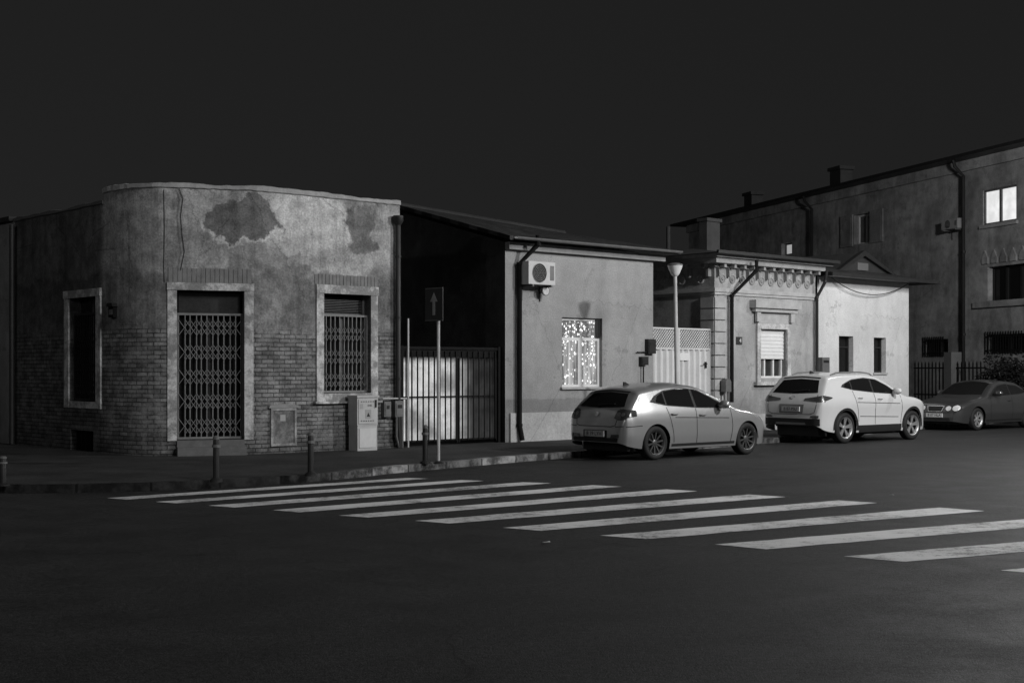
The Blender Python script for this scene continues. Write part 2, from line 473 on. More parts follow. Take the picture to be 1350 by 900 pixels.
def pd(px):
    a = (px-675)/FP
    for i in range(len(path)-1):
        p, q = path[i], path[i+1]
        f0 = p.x - a*p.y; f1 = q.x - a*q.y
        if f0 <= 1e-9 and f1 >= -1e-9:
            t = f0/(f0-f1); P = p.lerp(q, t); return cum[i] + t*(q-p).length, P.y
    return (0, path[0].y) if a < path[0].x/path[0].y else (cum[-1], path[-1].y)
def zz(py, Y): return CH + (HZ-py)/FP*Y
def hole(px0, px1, py0, py1):
    d0, _ = pd(px0); d1, _ = pd(px1); _, Y = pd((px0+px1)/2); return (d0, d1, zz(py1, Y), zz(py0, Y))
H_door = hole(233, 322, 383, 580); H_win = hole(426, 488, 388, 518); H_left = hole(92, 128, 392, 529); H_vent = hole(93, 123, 567, 597)
dpatch = [(pd(px)[0], zz(py, pd(px)[1])) for px, py in ((322,288),(474,304),(412,290),(175,300),(262,310),(395,330))]

def mat_corner():
    g = G('peeling_plaster_and_brick')
    U0, V0, _ = g.sep(g.uvc)
    wn = g.nt.nodes.new('ShaderNodeTexNoise'); g.put(wn.inputs['Vector'], g.uvc); wn.inputs['Scale'].default_value = 1.3; wn.inputs['Detail'].default_value = 7; wn.inputs['Roughness'].default_value = .64
    wx, wy, _ = g.sep(wn.outputs['Color'])
    U = g.addm(U0, g.mul(g.math('SUBTRACT', wx, .5), 1.3)); V = g.addm(V0, g.mul(g.math('SUBTRACT', wy, .5), 1.1))
    n = g.noise(g.uvc, .9, 6, .65); n2 = g.noise(g.uvc, 3.2, 6, .7); n3 = g.noise(g.uvc, 24, 5, .7)
    wob = g.addm(g.mul(g.math('SUBTRACT', n, .5), 1.5), g.mul(g.math('SUBTRACT', n2, .5), .7))
    bv = g.comb(g.addm(U0, g.mul(n2, .03)), g.addm(V0, g.mul(n2, .025)))
    b = g.brick(bv, .25, .08, .011, .27, .13, .065)
    bc = g.mul(g.sep(b[0])[0], g.ss(n2, .3, .7, .55, 1.45))
    bc = g.mix(g.ss(g.addm(n, g.mul(n2, .8)), .88, 1.06, 0, .75), bc, g.ss(n2, .3, .7, .17, .27))
    upper = g.mul(g.ss(n, .3, .7, .22, .41), g.ss(n2, .3, .7, .66, 1.3))
    mid = g.mul(g.ss(n2, .3, .7, .12, .27), g.ss(n, .3, .7, .72, 1.22))
    c = g.mix(g.ss(V, 3.50, 3.66), mid, upper)
    def ell(i, ru, rv):
        a = g.math('DIVIDE', g.math('SUBTRACT', U, dpatch[i][0]), ru); bb = g.math('DIVIDE', g.math('SUBTRACT', V, dpatch[i][1]), rv)
        return g.addm(g.mul(g.mul(a, a), g.math('ABSOLUTE', a)), g.mul(g.mul(bb, bb), g.math('ABSOLUTE', bb)))
    c = g.mix(g.ss(ell(2, .85, .62), .5, 1.3, 1, 0), c, g.ss(n2, .3, .65, .34, .60))
    c = g.mix(g.ss(ell(5, .55, .20), .5, 1.3, .9, 0), c, g.ss(n2, .3, .65, .32, .50))
    e0 = ell(0, .68, .38)
    low = g.ss(g.addm(V0, g.mul(g.math('SUBTRACT', n2, .5), .7)), dpatch[0][1]+.0, dpatch[0][1]-.22, 0, .9)
    brk = g.ss(n2, .38, .54, .3, 1.0)
    c = g.mix(g.mul(g.mul(g.ss(e0, 1.2, 1.9, 1, 0), low), brk), c, .58)
    c = g.mix(g.ss(e0, .88, 1.18, .92, 0), c, g.ss(n2, .3, .7, .085, .18))
    e1 = g.addm(ell(1, .46, .50), g.mul(g.math('SUBTRACT', n2, .5), 1.8))
    c = g.mix(g.ss(e1, .55, 1.2, .9, 0), c, g.ss(n2, .3, .7, .085, .18))
    sl_ = g.noise(g.uvc, 2.1, 7, .75); c = g.mix(g.ss(sl_, .61, .67, 0, .65), c, .12)
    c = g.mix(g.ss(sl_, .34, .28, 0, .5), c, .5)
    v = g.nt.nodes.new('ShaderNodeTexVoronoi'); v.feature = 'DISTANCE_TO_EDGE'; v.inputs['Scale'].default_value = .8
    cv = g.comb(g.addm(U0, g.mul(wob, .5)), g.mul(V0, .5)); g.put(v.inputs['Vector'], cv)
    c = g.mul(c, g.ss(v.outputs['Distance'], .0, .008, .6, 1.0))
    sn = g.noise(g.comb(g.mul(U0, 3), g.mul(V0, .35)), 1.0, 6, .75)
    c = g.mul(c, g.ss(sn, .34, .56, .70, 1.06))
    mb_ = g.ss(g.addm(g.mul(V0, .35), g.mul(V, .65)), 2.38, 2.52)
    c = g.mix(mb_, bc, c)
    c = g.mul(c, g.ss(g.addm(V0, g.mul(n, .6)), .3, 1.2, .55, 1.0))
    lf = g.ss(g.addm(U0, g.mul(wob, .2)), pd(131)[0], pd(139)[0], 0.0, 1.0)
    c = g.mul(c, g.mix(lf, g.ss(V, 2.0, 3.6, .62, .36), 1.0))  # left face's shade painted into the colour, deeper towards the top
    c = g.mul(c, g.ss(n3, .2, .8, .64, 1.36))
    hgt = g.addm(g.mul(g.mix(mb_, g.math('SUBTRACT', 1.0, b[1]), 1.1), .8), g.mul(n3, .4))
    g.bump(hgt, .6, .03)
    return g.out(c, .92)
M['corner'] = mat_corner()

c0 = pt(H_door[0])[0]
CB = root('corner_building', 'old single storey corner building with rounded front, peeling plaster over brick and barred door', 'building', (c0.x, c0.y, .11))
def path_wall(m, holes, z0, z1, dep, dmin=0.0, dmax=1e9):
    dmax = min(dmax, cum[-1])
    ds = sorted(d for d in set(cum) | {dmin, dmax} | {h[0] for h in holes} | {h[1] for h in holes} if dmin-1e-9 <= d <= dmax+1e-9); zs = sorted({z0, z1} | {h[2] for h in holes} | {h[3] for h in holes})
    for a, b in zip(ds, ds[1:]):
        if b - a < 1e-5: continue
        p, q = pt(a)[0], pt(b)[0]
        for c, d in zip(zs, zs[1:]):
            mx, mz = (a+b)/2, (c+d)/2
            if any(h[0] < mx < h[1] and h[2] < mz < h[3] for h in holes): continue
            m.face([(p.x,p.y,c),(q.x,q.y,c),(q.x,q.y,d),(p.x,p.y,d)], [(a,c),(b,c),(b,d),(a,d)])
    for h in holes:
        a, b, c, d = h; p, q = pt(a)[0], pt(b)[0]; dr = (q-p).normalized(); n = Vector((-dr.y, dr.x))*dep
        pi, qi = p+n, q+n
        m.face([(p.x,p.y,c),(pi.x,pi.y,c),(pi.x,pi.y,d),(p.x,p.y,d)], [(a,c),(a-dep,c),(a-dep,d),(a,d)])
        m.face([(q.x,q.y,c),(qi.x,qi.y,c),(qi.x,qi.y,d),(q.x,q.y,d)], [(b,c),(b+dep,c),(b+dep,d),(b,d)])
        m.face([(p.x,p.y,d),(q.x,q.y,d),(qi.x,qi.y,d),(pi.x,pi.y,d)], [(a,d),(b,d),(b,d+dep),(a,d+dep)])
        m.face([(p.x,p.y,c),(q.x,q.y,c),(qi.x,qi.y,c),(pi.x,pi.y,c)], [(a,c),(b,c),(b,c-dep),(a,c-dep)])
ZT, ZL = 5.10, 4.90; dS = pd(137)[0]
m = MB(); path_wall(m, [H_door, H_win, H_left, H_vent], 0, ZL, .28); path_wall(m, [], ZL, ZT, .28, dS)
Ab = A + v2*9; Fb = Fp + Vector((.743, .669))*2 + v2*6
for p, q, u0 in ((A, Ab, 40), (Ab, Fb, 60), (Fb, Fp, 80)):
    L = (q-p).length; m.face([(p.x,p.y,0),(q.x,q.y,0),(q.x,q.y,ZL),(p.x,p.y,ZL)], [(u0,0),(u0+L,0),(u0+L,ZL),(u0,ZL)])
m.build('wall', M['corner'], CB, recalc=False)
m = MB(); m.face([(p.x, p.y, ZL-.04) for p in path] + [(Ab.x, Ab.y, ZL-.04), (Fb.x, Fb.y, ZL-.04)]); m.build('roof', M['roof'], CB)
def coping(da, db, zb, zt0, mat, nn):
    m = MB(); rings = []
    for k in range(nn+1):
        d = da + (db-da)*k/nn; p, dr = pt(d); n = Vector((-dr.y, dr.x)); zt = zt0 + .012*math.sin(d*1.7) + .010*math.sin(d*4.1+1) + random.uniform(-.010, .010)
        o = p - n*(.04+random.uniform(-.008, .008)); i_ = p + n*.25
        rings.append(m.add([(o.x,o.y,zb+random.uniform(-.008, .008)), (o.x,o.y,zt-.015), (o.x+n.x*.04,o.y+n.y*.04,zt), (i_.x,i_.y,zt), (i_.x,i_.y,zb-.14)]))
    for a, b in zip(rings, rings[1:]):
        for j in range(5):
            l = (j+1) % 5; m.f.append((a+j, b+j, b+l, a+l))
    m.f.append(tuple(rings[0]+j for j in range(5))); m.f.append(tuple(rings[-1]+j for j in reversed(range(5))))
    return m.build('parapet', mat, CB)
coping(dS, cum[-1], ZT-.005, 5.185, M['plaster_old'], 60); coping(0, dS, ZL-.005, ZL+.06, M['plaster_dark'], 16)

def hframe(h):
    p, q = pt(h[0])[0], pt(h[1])[0]; ang = math.atan2((q-p).y, (q-p).x)
    return Matrix.Translation((p.x, p.y, 0)) @ Matrix.Rotation(ang, 4, 'Z'), (q-p).length
def surround(F, w, z0, z1, tl, tt, tb, name, mat, parent, out=.035):
    m = MB(F)
    m.box(-tl, 0, -out, .26, z0-(tb if tb else 0), z1); m.box(w, w+tl, -out, .26, z0-(tb if tb else 0), z1)
    m.box(-tl-.01, w+tl+.01, -out-.015, .26, z1, z1+tt)
    if tb: m.box(0, w, -out+.004, .26, z0-tb, z0)
    return m.build(name, mat, parent)
def scissor(F, w, z0, z1, y, name, mat, parent, r=.009):
    m = MB(F); n = max(4, int(round(w/.105))); 
    xs = [w*(k+.5)/n + random.uniform(-.012, .012) for k in range(n)]
    for x in xs: m.box(x-r, x+r, y-.008, y+.008, z0, z1)
    hh = .46
    zc = z0 + .1
    while zc < z1-.3:
        for i in range(n-2):
            m.tube([(xs[i], y-.014, zc), (xs[i+2], y-.014, zc+hh*.62)], .0065, 4)
            m.tube([(xs[i], y-.022, zc+hh*.62), (xs[i+2], y-.022, zc)], .0065, 4)
        zc += hh
    m.box(0, w, y-.02, y+.02, z1-.04, z1); m.box(0, w, y-.02, y+.02, z0, z0+.04)
    m.box(0, .025, y-.02, y+.02, z0, z1); m.box(w-.025, w, y-.02, y+.02, z0, z1)
    return m.build(name, mat, parent)
def lintel(h, ext, zb, zt_, name, parent):
    F, w = hframe(h); m = MB(F); x = -ext
    while x < w+ext-.05:
        ww = .085; m.box(x, x+ww-.012, -.012+random.uniform(-.004, .004), .05, zb, zt_+random.uniform(-.008, .008)); x += ww
    return m.build(name, M['brick_soldier'], parent)
M['brick_soldier'] = gm('brick_soldier', .20, .9, .4, 6, bump=.3)
F, wd = hframe(H_door)
z0, z1 = H_door[2], H_door[3]
dr_ = MB(F).box(0, wd, .235, .27, z0, z1).build('door', M['dark'], CB)
surround(F, wd, z0, z1, .17, .14, 0, 'frame', M['trim_worn'], dr_)
mm = MB(F); mm.box(.05, wd-.05, .19, .23, z1-.46, z1-.4); mm.box(.05, wd-.05, .2, .23, z1-.40, z1-.04); mm.box(wd/2-.03, wd/2+.03, .2, .23, z0, z1-.4)
mm.build('panel', M['glass_dim'], dr_)
scissor(F, wd, z0+.02, z1-.42, .12, 'grille', M['steel_bars'], dr_)
mm = MB(F); mm.box(.0, wd+.02, -.2, .2, .11, z0-.12); mm.box(.0, wd, -.06, .27, z0-.12, z0+.005); mm.build('step', M['step_stone'], dr_)
lintel(H_door, .15, z1+.145, z1+.145+.27, 'lintel', CB)
F, ww_ = hframe(H_win); z0, z1 = H_win[2], H_win[3]
wn = MB(F).box(0, ww_, .235, .27, z0, z1).build('window', M['dark'], CB)
surround(F, ww_, z0, z1, .17, .17, .16, 'frame', M['trim_worn'], wn)
mm = MB(F); mm.box(.04, ww_-.04, .19, .232, z1-.42, z1-.37); mm.box(ww_/2-.03, ww_/2+.03, .2, .232, z0, z1-.37); mm.box(.0, .05, .2, .232, z0, z1); mm.box(ww_-.05, ww_, .2, .232, z0, z1)
for k in range(9): mm.box(.06, ww_-.06, .205, .228, z1-.34+k*.032, z1-.34+k*.032+.010)
mm.build('sash', M['sheet_grey'], wn)
scissor(F, ww_, z0+.01, z1-.40, .11, 'grille', M['steel_bars'], wn)
mm = MB(F); mm.box(-.24, ww_+.24, -.10, .05, z0-.20, z0-.158); mm.build('sill', M['trim_worn'], wn)
lintel(H_win, .2, z1+.175, z1+.175+.20, 'lintel', CB)
F, wl = hframe(H_left); z0, z1 = H_left[2], H_left[3]
wn = MB(F).box(0, wl, .235, .27, z0, z1).build('window', M['glass'], CB, 'window on the dark left side of the corner building')
surround(F, wl, z0, z1, .2, .15, .13, 'frame', M['trim_worn'], wn)
scissor(F, wl, z0+.01, z1-.3, .11, 'grille', M['metal_dark'], wn)
F, wv = hframe(H_vent); mm = MB(F).box(0, wv, .2, .26, H_vent[2], H_vent[3])
for k in range(5): mm.box(.05+k*wv/5, .08+k*wv/5, .1, .2, H_vent[2], H_vent[3])
mm.build('cellar_vent', M['dark'], CB)
def W1p(px, py, y): x, z = W1.m(px, py); return (x, y, z)
m = MB(W1.F); m.tube([W1p(521, 290, -.02), W1p(521, 297, -.1), W1p(521, 560, -.1), W1p(523, 592, -.1)], .055, 10)
m.lathe([(.05, 0), (.11, .1), (.11, .2)], Matrix.Translation(Vector(W1p(521, 298, -.1))), 12)
for py in (340, 420, 500): 
    x, z = W1.m(521, py); m.lathe([(.066, 0), (.066, .04)], Matrix.Translation((x, -.1, z)), 10)
m.build('downpipe', M['metal_dark'], CB, smooth=True)
p0, dr0 = pt(.12); n0 = Vector((-dr0.y, dr0.x)); q = p0 - n0*.12
m = MB(); m.tube([(q.x, q.y, 4.8), (q.x, q.y, 2.5), (q.x, q.y, .13)], .055, 10); m.build('downpipe', M['metal_dark'], CB, smooth=True)
def cable_on_path(pts):
    P = []
    for px, py in pts:
        d, Y = pd(px); p, dr = pt(d); n = Vector((-dr.y, dr.x)); P.append((p.x-n.x*.03, p.y-n.y*.03, zz(py, Y)))
    return P
MB().tube(cable_on_path([(236,249),(241,262),(238,285),(240,310),(243,332),(238,356)]), .008, 5).build('cable', M['ink'], CB)
MB().tube(cable_on_path([(216,250),(217,300),(216,352),(217,372)]), .008, 5).build('cable', M['ink'], CB)
d_, Y_ = pd(151); p_, dr = pt(d_); F = Matrix.Translation((p_.x, p_.y, 0)) @ Matrix.Rotation(math.atan2(dr.y, dr.x), 4, 'Z')
zc = zz(410, Y_)
WL = root('house_number_box', 'small dark box with a hood on the rounded wall between left window and door', 'number box', F @ Vector((0, 0, zc-.12)), math.atan2(dr.y, dr.x))
mm = MB(F); mm.box(-.09, .09, -.08, -.001, zc-.12, zc+.08); mm.build('case', M['metal_black'], WL)
mm = MB(F); mm.prism([(-.12, zc+.08), (.12, zc+.08), (.08, zc+.15), (-.08, zc+.15)], -.11, -.001); mm.build('hood', M['metal_dark'], WL)
mm = MB(F); mm.box(-.06, .06, -.085, -.081, zc-.07, zc+.03); mm.build('plate', M['metal_grey'], WL)
x0, x1, z0, z1 = W1.rect(359, 387, 541, 584)
HT = W1.root('wall_hatch', 'rusty metal meter hatch set low in the brick wall beside the pale cabinet', 'hatch', (x0+x1)/2, 0, z0)
M['hatch'] = worn_mat('hatch', .22, .10, 6); M['hatch_rim'] = worn_mat('hatch_rim', .40, .20, 6)
mm = MB(W1.F); t = .05
mm.box(x0, x1, -.02, .0, z0, z1); mm.build('door', M['hatch'], HT)
mm = MB(W1.F); mm.box(x0-t, x0, -.04, .02, z0-t, z1+t); mm.box(x1, x1+t, -.04, .02, z0-t, z1+t); mm.box(x0, x1, -.04, .02, z1, z1+t); mm.box(x0, x1, -.04, .02, z0-t, z0); mm.build('frame', M['hatch_rim'], HT)
mm = MB(W1.F); mm.prism([(x0-.1, z1+t+.002), (x1+.1, z1+t+.002), (x1+.08, z1+t+.05), ((x0+x1)/2, z1+t+.08), (x0-.08, z1+t+.05)], -.05, .02); mm.build('head_stone', M['stone_dark'], HT)
mm = MB(W1.F); mm.box(x0+.16, x0+.28, -.026, -.021, z1-.2, z1-.08); mm.build('label_plate', M['label'], HT)

# ---------------------------------------------------------------- cabinets by the wall
Wc = W1.back(-.42)
x0, x1, z0, z1 = Wc.rect(471, 498, 521, 596); z0 = .115; dpth = .30
KB = Wc.root('utility_cabinet', 'tall pale electrical cabinet with faint labels standing against the corner building', 'cabinet', (x0+x1)/2, 0, z0)
mm = MB(Wc.F); mm.box(x0, x1, 0, dpth, z0+.5, z1-.04); mm.build('body', M['cabinet'], KB)
mm = MB(Wc.F); mm.box(x0+.01, x1-.01, .005, dpth-.005, z0, z0+.497); mm.build('plinth', M['cabinet'], KB)
mm = MB(Wc.F); mm.box(x0-.02, x1+.02, -.025, dpth+.02, z1-.039, z1); mm.build('lid', M['cabinet'], KB)
mm = MB(Wc.F); mm.box(x0+.03, x1-.03, -.012, -.001, z0+.53, z1-.07); mm.build('door', M['cabinet'], KB)
mm = MB(Wc.F); mm.box(x0+.05, x1-.05, -.008, .004, z0+.06, z0+.44); mm.build('plinth_cover', M['panel_white'], KB)
cx = (x0+x1)/2; ws = (x1-x0-.16)/6
for k in range(6):
    for zq in (z1-.13, z0+.58): MB(Wc.F).box(x0+.08+k*ws, x0+.08+k*ws+ws*.55, -.016, -.0125, zq, zq+.016).build('vent_slot', M['ink'], KB)
mm = MB(Wc.F); mm.box(cx-.06, cx+.08, -.016, -.0125, z1-.46, z1-.28); st_ = mm.build('sticker', M['label'], KB)
mm = MB(Wc.F); mm.prism([(cx-.035, z1-.42), (cx+.05, z1-.42), (cx+.008, z1-.34)], -.019, -.0165); mm.build('warning_triangle', M['metal_dark'], st_)
mm = MB(Wc.F); mm.box(x0+.06, x0+.13, -.0155, -.0125, z1-.26, z1-.17); mm.build('sticker', M['label'], KB)
mm = MB(Wc.F); mm.box(x1-.08, x1-.05, -.04, -.0125, z0+.85, z0+1.0); mm.build('handle', M['metal_dark'], KB)
Fw = Wc.F @ Matrix.Translation((cx+.05, -.0135, z1-.20)) @ Matrix.Rotation(R(90), 4, 'X'); text('ENEL', .05, Fw, 'lettering', M['metal_dark'], KB)

def meter(px0, px1, py0, py1, label, y0, y1, mat):
    x0, x1, z0, z1 = W1.rect(px0, px1, py0, py1)
    o = W1.root('meter_box', label, 'meter box', (x0+x1)/2, 0, z0)
    mm = MB(W1.F); mm.box(x0, x1, y0, y1-.001, z0, z1); mm.build('case', mat, o)
    mm = MB(W1.F); mm.box(x0+.02, x1-.02, y0-.012, y0-.001, z0+.03, z1-.05); mm.build('door', mat, o)
    mm = MB(W1.F); mm.box(x0+.05, x1-.05, y0-.016, y0-.0125, z1-.15, z1-.08); mm.build('window', M['ink'], o)
    return o
meter(502, 511, 529, 549, 'small grey meter box right next to the pale cabinet', -.12, 0, M['metal_grey'])
o = meter(515, 526, 528, 549, 'slightly larger grey meter box under the downpipe by the yard gate', -.16, 0, M['metal_grey'])
MB(W1.F).tube([W1p(518, 549, -.12), W1p(518, 575, -.12), W1p(522, 592, -.12)], .022, 7).build('pipe', M['metal_grey'], o)
MB(W1.F).tube([W1p(525, 549, -.12), W1p(526, 592, -.12)], .022, 7).build('pipe', M['metal_grey'], o)
MB(W1.F).tube([W1p(499, 525, -.13), W1p(531, 525, -.13)], .018, 7).build('pipe', M['zinc'], o)
MB(W1.F).tube([W1p(533, 590, -.13), W1p(533, 420, -.13)], .02, 7).build('pipe', M['zinc'], o)

# ---------------------------------------------------------------- yard gate 1
x0, x1 = W1.m(536), W1.m(661); zg = W1.m(600, 459)[1]
GT = W1.root('yard_gate', 'dark barred double gate with pale glowing sheeting between corner building and rendered house', 'gate', (x0+x1)/2, .2, .11)
mm = MB(W1.F); mm.box(x0-.12, x0, .1, .24, 0, zg+.05); mm.build('post', M['metal_black'], GT)
mm = MB(W1.F); mm.box(x1, x1+.06, .1, .24, 0, zg+.05); mm.build('post', M['metal_black'], GT)
mm = MB(W1.F); mm.box(x0, x1, .12, .22, zg-.03, zg+.03); mm.build('top_beam', M['metal_black'], GT)
mm = MB(W1.F); mm.box(x0, x1, .15, .2, zg-.19, zg-.0305); mm.build('top_band', M['metal_black'], GT)
xm = W1.m(610)
for a, b in ((x0, xm-.01), (xm+.01, x1)):
    mm = MB(W1.F)
    for z in (.2, 1.12): mm.box(a+.03, b-.03, .142, .178, z, z+.035)
    mm.box(a, a+.03, .14, .18, .16, zg-.20); mm.box(b-.03, b, .14, .18, .16, zg-.20); lf = mm.build('leaf_frame', M['metal_black'], GT)
    n = int((b-a)/.15)
    for k in range(n):
        x = a + (k+.6)*(b-a)/n; MB(W1.F).box(x-.017, x+.017, .122, .139, .2, zg-.06).build('bar', M['metal_black'], GT)
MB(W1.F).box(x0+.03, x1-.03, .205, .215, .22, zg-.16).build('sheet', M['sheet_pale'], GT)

# ---------------------------------------------------------------- rendered house (second)
def downpipe(Wl, pts, parent, r=.05, mat='metal_black'):
    m = MB(Wl.F); P = []
    for px, py, y in pts: x, z = Wl.m(px, py); P.append((x, y, z))
    m.tube(P, r, 10)
    for a in P[1:-1]: m.lathe([(r*1.25, -.03), (r*1.25, .03)], Matrix.Translation(a), 10)
    return m.build('downpipe', M[mat], parent, smooth=True)
x0, x1 = W1.m(666), W1.m(861); ze = 4.52; yr = 3.6; zr = 5.46; zr2 = 5.16
H2 = W1.root('rendered_house', 'low grey rendered house with tiled roof, air conditioner and sparkling lit window', 'house', (x0+x1)/2, 0, .11)
hw = W1.rect(741, 794, 419, 510)
m = MB(W1.F); m.wall(x0, x1, 0, ze, [hw], .18)
m.face([(x1,0,0),(x1,yr*2,0),(x1,yr*2,ze),(x1,yr,zr2),(x1,0,ze)]); m.face([(x0,yr*2,0),(x1,yr*2,0),(x1,yr*2,ze),(x0,yr*2,ze)])
m.build('wall', M['house_render'], H2)
m = MB(W1.F); m.face([(x0,0,0),(x0,yr*2,0),(x0,yr*2,ze),(x0,yr,zr),(x0,0,ze)]); m.build('side_wall', M['plaster_side_shaded'], H2, 'dark blank side wall')
m = MB(W1.F)
for ya, yb in ((-.4, yr), (yr*2+.4, yr)):
    za = 4.53; i = m.add([(x0-.22,ya,za),(x1+.55,ya,za),(x1+.55,yb,zr2+.1),(x0-.22,yb,zr+.1),(x0-.22,ya,za+.09),(x1+.55,ya,za+.09),(x1+.55,yb,zr2+.19),(x0-.22,yb,zr+.19)])
    for q in ((0,3,2,1),(4,5,6,7),(0,1,5,4),(1,2,6,5),(2,3,7,6),(3,0,4,7)): m.f.append(tuple(i+k for k in q))
rf = m.build('roof', M['tiles'], H2)
m = MB(W1.F); m.tube([(x0-.2, yr, zr+.17), (x1+.5, yr, zr2+.17)], .08, 8); m.build('ridge', M['roof'], rf)
Wb = W1.back(3.2); xf, zf_ = Wb.m(881, 299)
m = MB(W1.F); m.tube([(xf, 3.2, 4.6), (xf, 3.2, zf_)], .06, 8); m.build('flue', M['metal_dark'], rf)
m = MB(W1.F); m.box(x0, x1+.3, -.14, -.002, ze-.16, ze); m.build('eaves_board', M['stone_dark'], H2)
m = MB(W1.F)
prof = [(-.06*math.cos(t), -.06*math.sin(t)) for t in [math.pi*k/6 for k in range(7)]]
i = len(m.v); 
for xa in (x0-.1, x1+.5):
    m.add([(xa, -.47+a, 4.6+b) for a, b in prof])
for k in range(6): m.f.append((i+k, i+k+1, i+7+k+1, i+7+k))
m.build('gutter', M['metal_grey'], H2)
downpipe(W1, [(691, 312, -.45), (691, 324, -.45), (681, 348, -.1), (681, 560, -.1), (683, 580, -.14)], H2, .055)
m = MB(W1.F); zpl = W1.m(720, 543)[1]; m.box(x0+.12, x1, -.05, -.001, 0, zpl); m.build('plinth', M['plaster_base'], H2)
a, b, c, d = hw
zt_ = W1.m(768, 446)[1]; M['fairy'] = mat_fairy(zt_-.11)
wn = MB(W1.F).box(a, b, .15, .18, c, d).build('window', M['fairy'], H2, 'window full of fairy lights')
m = MB(W1.F); t = .06
m.box(a, a+t, .09, .149, c, d); m.box(b-t*1.2, b, .09, .149, c, d); m.box(a+t, b-t*1.2, .09, .149, d-t, d); m.box(a+t, b-t*1.2, .09, .149, c, c+t)
m.box(a+t, b-t*1.2, .085, .148, zt_-.05, zt_+.02); xm = (a+b)/2; m.box(xm-.06, xm+.06, .085, .148, c+t, zt_-.05)
m.build('frame', M['white_paint'], wn)
m = MB(W1.F); m.box(a-.06, b+.06, -.07, .08, c-.05, c-.002); m.build('sill', M['stone'], wn)
m = MB(W1.F); xs = W1.m(788); m.box(xs, b-.01, .06, .084, zt_+.02, d-.02); m.build('blind', M['metal_dark'], wn)

def ac_unit(Wl, px0, px1, py0, py1, label, group, dep=.28, mat='ac_white'):
    x0, x1, z0, z1 = Wl.back(-.12-dep).rect(px0, px1, py0, py1)
    o = Wl.root('air_conditioner', label, 'air conditioner', (x0+x1)/2, -.1, z0, group)
    m = MB(Wl.F); m.box(x0, x1, -.12-dep, -.12, z0, z1); m.build('casing', M[mat], o)
    cx, cz, r = x0+(x1-x0)*.40, (z0+z1)/2, min(.42*(z1-z0), .36*(x1-x0))
    Mx = Matrix.Translation((cx, -.12-dep-.002, cz)) @ Matrix.Rotation(R(90), 4, 'X')
    m = MB(Wl.F); m.lathe([(0.001, .002), (r, .002), (r, .0)], Mx, 28); m.build('fan_opening', M['ink'], o)
    m = MB(Wl.F)
    for q in (1.0, .8, .6, .4, .2): m.lathe([(r*q, .006), (r*q, .014), (r*q-.012, .014), (r*q-.012, .006)], Mx, 28, False)
    for k in range(4):
        tt = k*math.pi/4; m.tube([(cx-r*math.cos(tt), -.12-dep-.02, cz-r*math.sin(tt)), (cx+r*math.cos(tt), -.12-dep-.02, cz+r*math.sin(tt))], .005, 4)
    m.build('fan_guard', M['metal_grey'], o)
    for x in (x0+.1, x1-.14):
        m = MB(Wl.F); m.box(x, x+.04, -.14-dep, -.001, z0-.05, z0-.002); m.box(x, x+.04, -.04, -.001, z0-.35, z0-.0505); m.build('bracket', M['metal_grey'], o)
    m = MB(Wl.F); m.box(x1-.16, x1-.04, -.125-dep, -.1205-dep, z0+.1, z1-.08); m.build('vent', M['metal_grey'], o)
    return o
ac_unit(W1, 697, 732, 345, 375, 'white air conditioner unit hung beside the downpipe on the rendered house', None, .26)
x, z = W1.m(711, 384)
o = W1.root('floodlight', 'small pale round floodlight under the air conditioner', 'floodlight', x, 0, z)
Mx = W1.F @ Matrix.Translation((x, -.16, z)) @ Matrix.Rotation(R(90), 4, 'X')
m = MB(); m.lathe([(.03, -.1), (.07, -.04), (.11, .04), (.11, .06)], Mx, 16); m.build('shade', M['metal_grey'], o, smooth=True)
m = MB(); m.lathe([(.001, .062), (.09, .062), (.09, .05)], Mx, 16); m.build('lens', M['lamp_clear'], o)
m = MB(W1.F); m.tube([(x, -.001, z-.05), (x, -.1, z)], .02, 6); m.build('arm', M['metal_dark'], o)
o = meter(850, 860, 447, 466, 'dark meter box high on the right edge of the rendered house', -.12, 0, M['metal_dark'])
o2 = meter(842, 851, 470, 481, 'lower dark meter box under another at the edge of the rendered house', -.1, 0, M['metal_dark'])
MB(W1.F).tube([W1p(845, 481, -.08), W1p(845, 545, -.08)], .018, 6).build('pipe', M['metal_dark'], o2)
MB(W1.F).tube([W1p(838, 464, -.05), W1p(850, 464, -.05)], .015, 6).build('pipe', M['metal_dark'], o)
Fw = W1.F @ Matrix.Translation((W1.m(716), -.003, W1.m(716, 492)[1])) @ Matrix.Rotation(R(90), 4, 'X')
text('ITR', .2, Fw, 'graffiti', M['plaster_old'], H2, .0005)

# ---------------------------------------------------------------- gate 2 with lattice
x0, x1 = W1.m(862), W1.m(941); zl0 = W1.m(900, 459)[1]; zl1 = W1.m(900, 432)[1]
G2 = W1.root('lattice_gate', 'white ribbed metal gate with lattice strip on top beside the lamp post', 'gate', (x0+x1)/2, .15, .11)
xd = W1.m(899)
def ribbed(xa, xb, name):
    m = MB(W1.F); n = int((xb-xa)/.10); pts = []
    for k in range(n+1):
        x = xa + (xb-xa)*k/n; y = .10 if k % 2 else .165; pts.append((x, y))
        if k < n: pts.append((x+.05, y))
    for (xA, yA), (xB, yB) in zip(pts, pts[1:]): m.face([(xA,yA,.18),(xB,yB,.18),(xB,yB,zl0-.03),(xA,yA,zl0-.03)])
    return m.build(name, M['panel_white'], G2)
ribbed(x0+.03, xd-.03, 'fixed_panel'); dl = ribbed(xd+.03, x1-.03, 'door')
m = MB(W1.F); xh = W1.m(936); zh = W1.m(936, 480)[1]; m.box(xh-.1, xh-.06, .05, .099, zh-.1, zh+.06); hb_ = m.build('lock_plate', M['ink'], dl)
m = MB(W1.F); m.box(xh-.22, xh-.06, .03, .0495, zh, zh+.02); m.build('handle', M['ink'], dl)
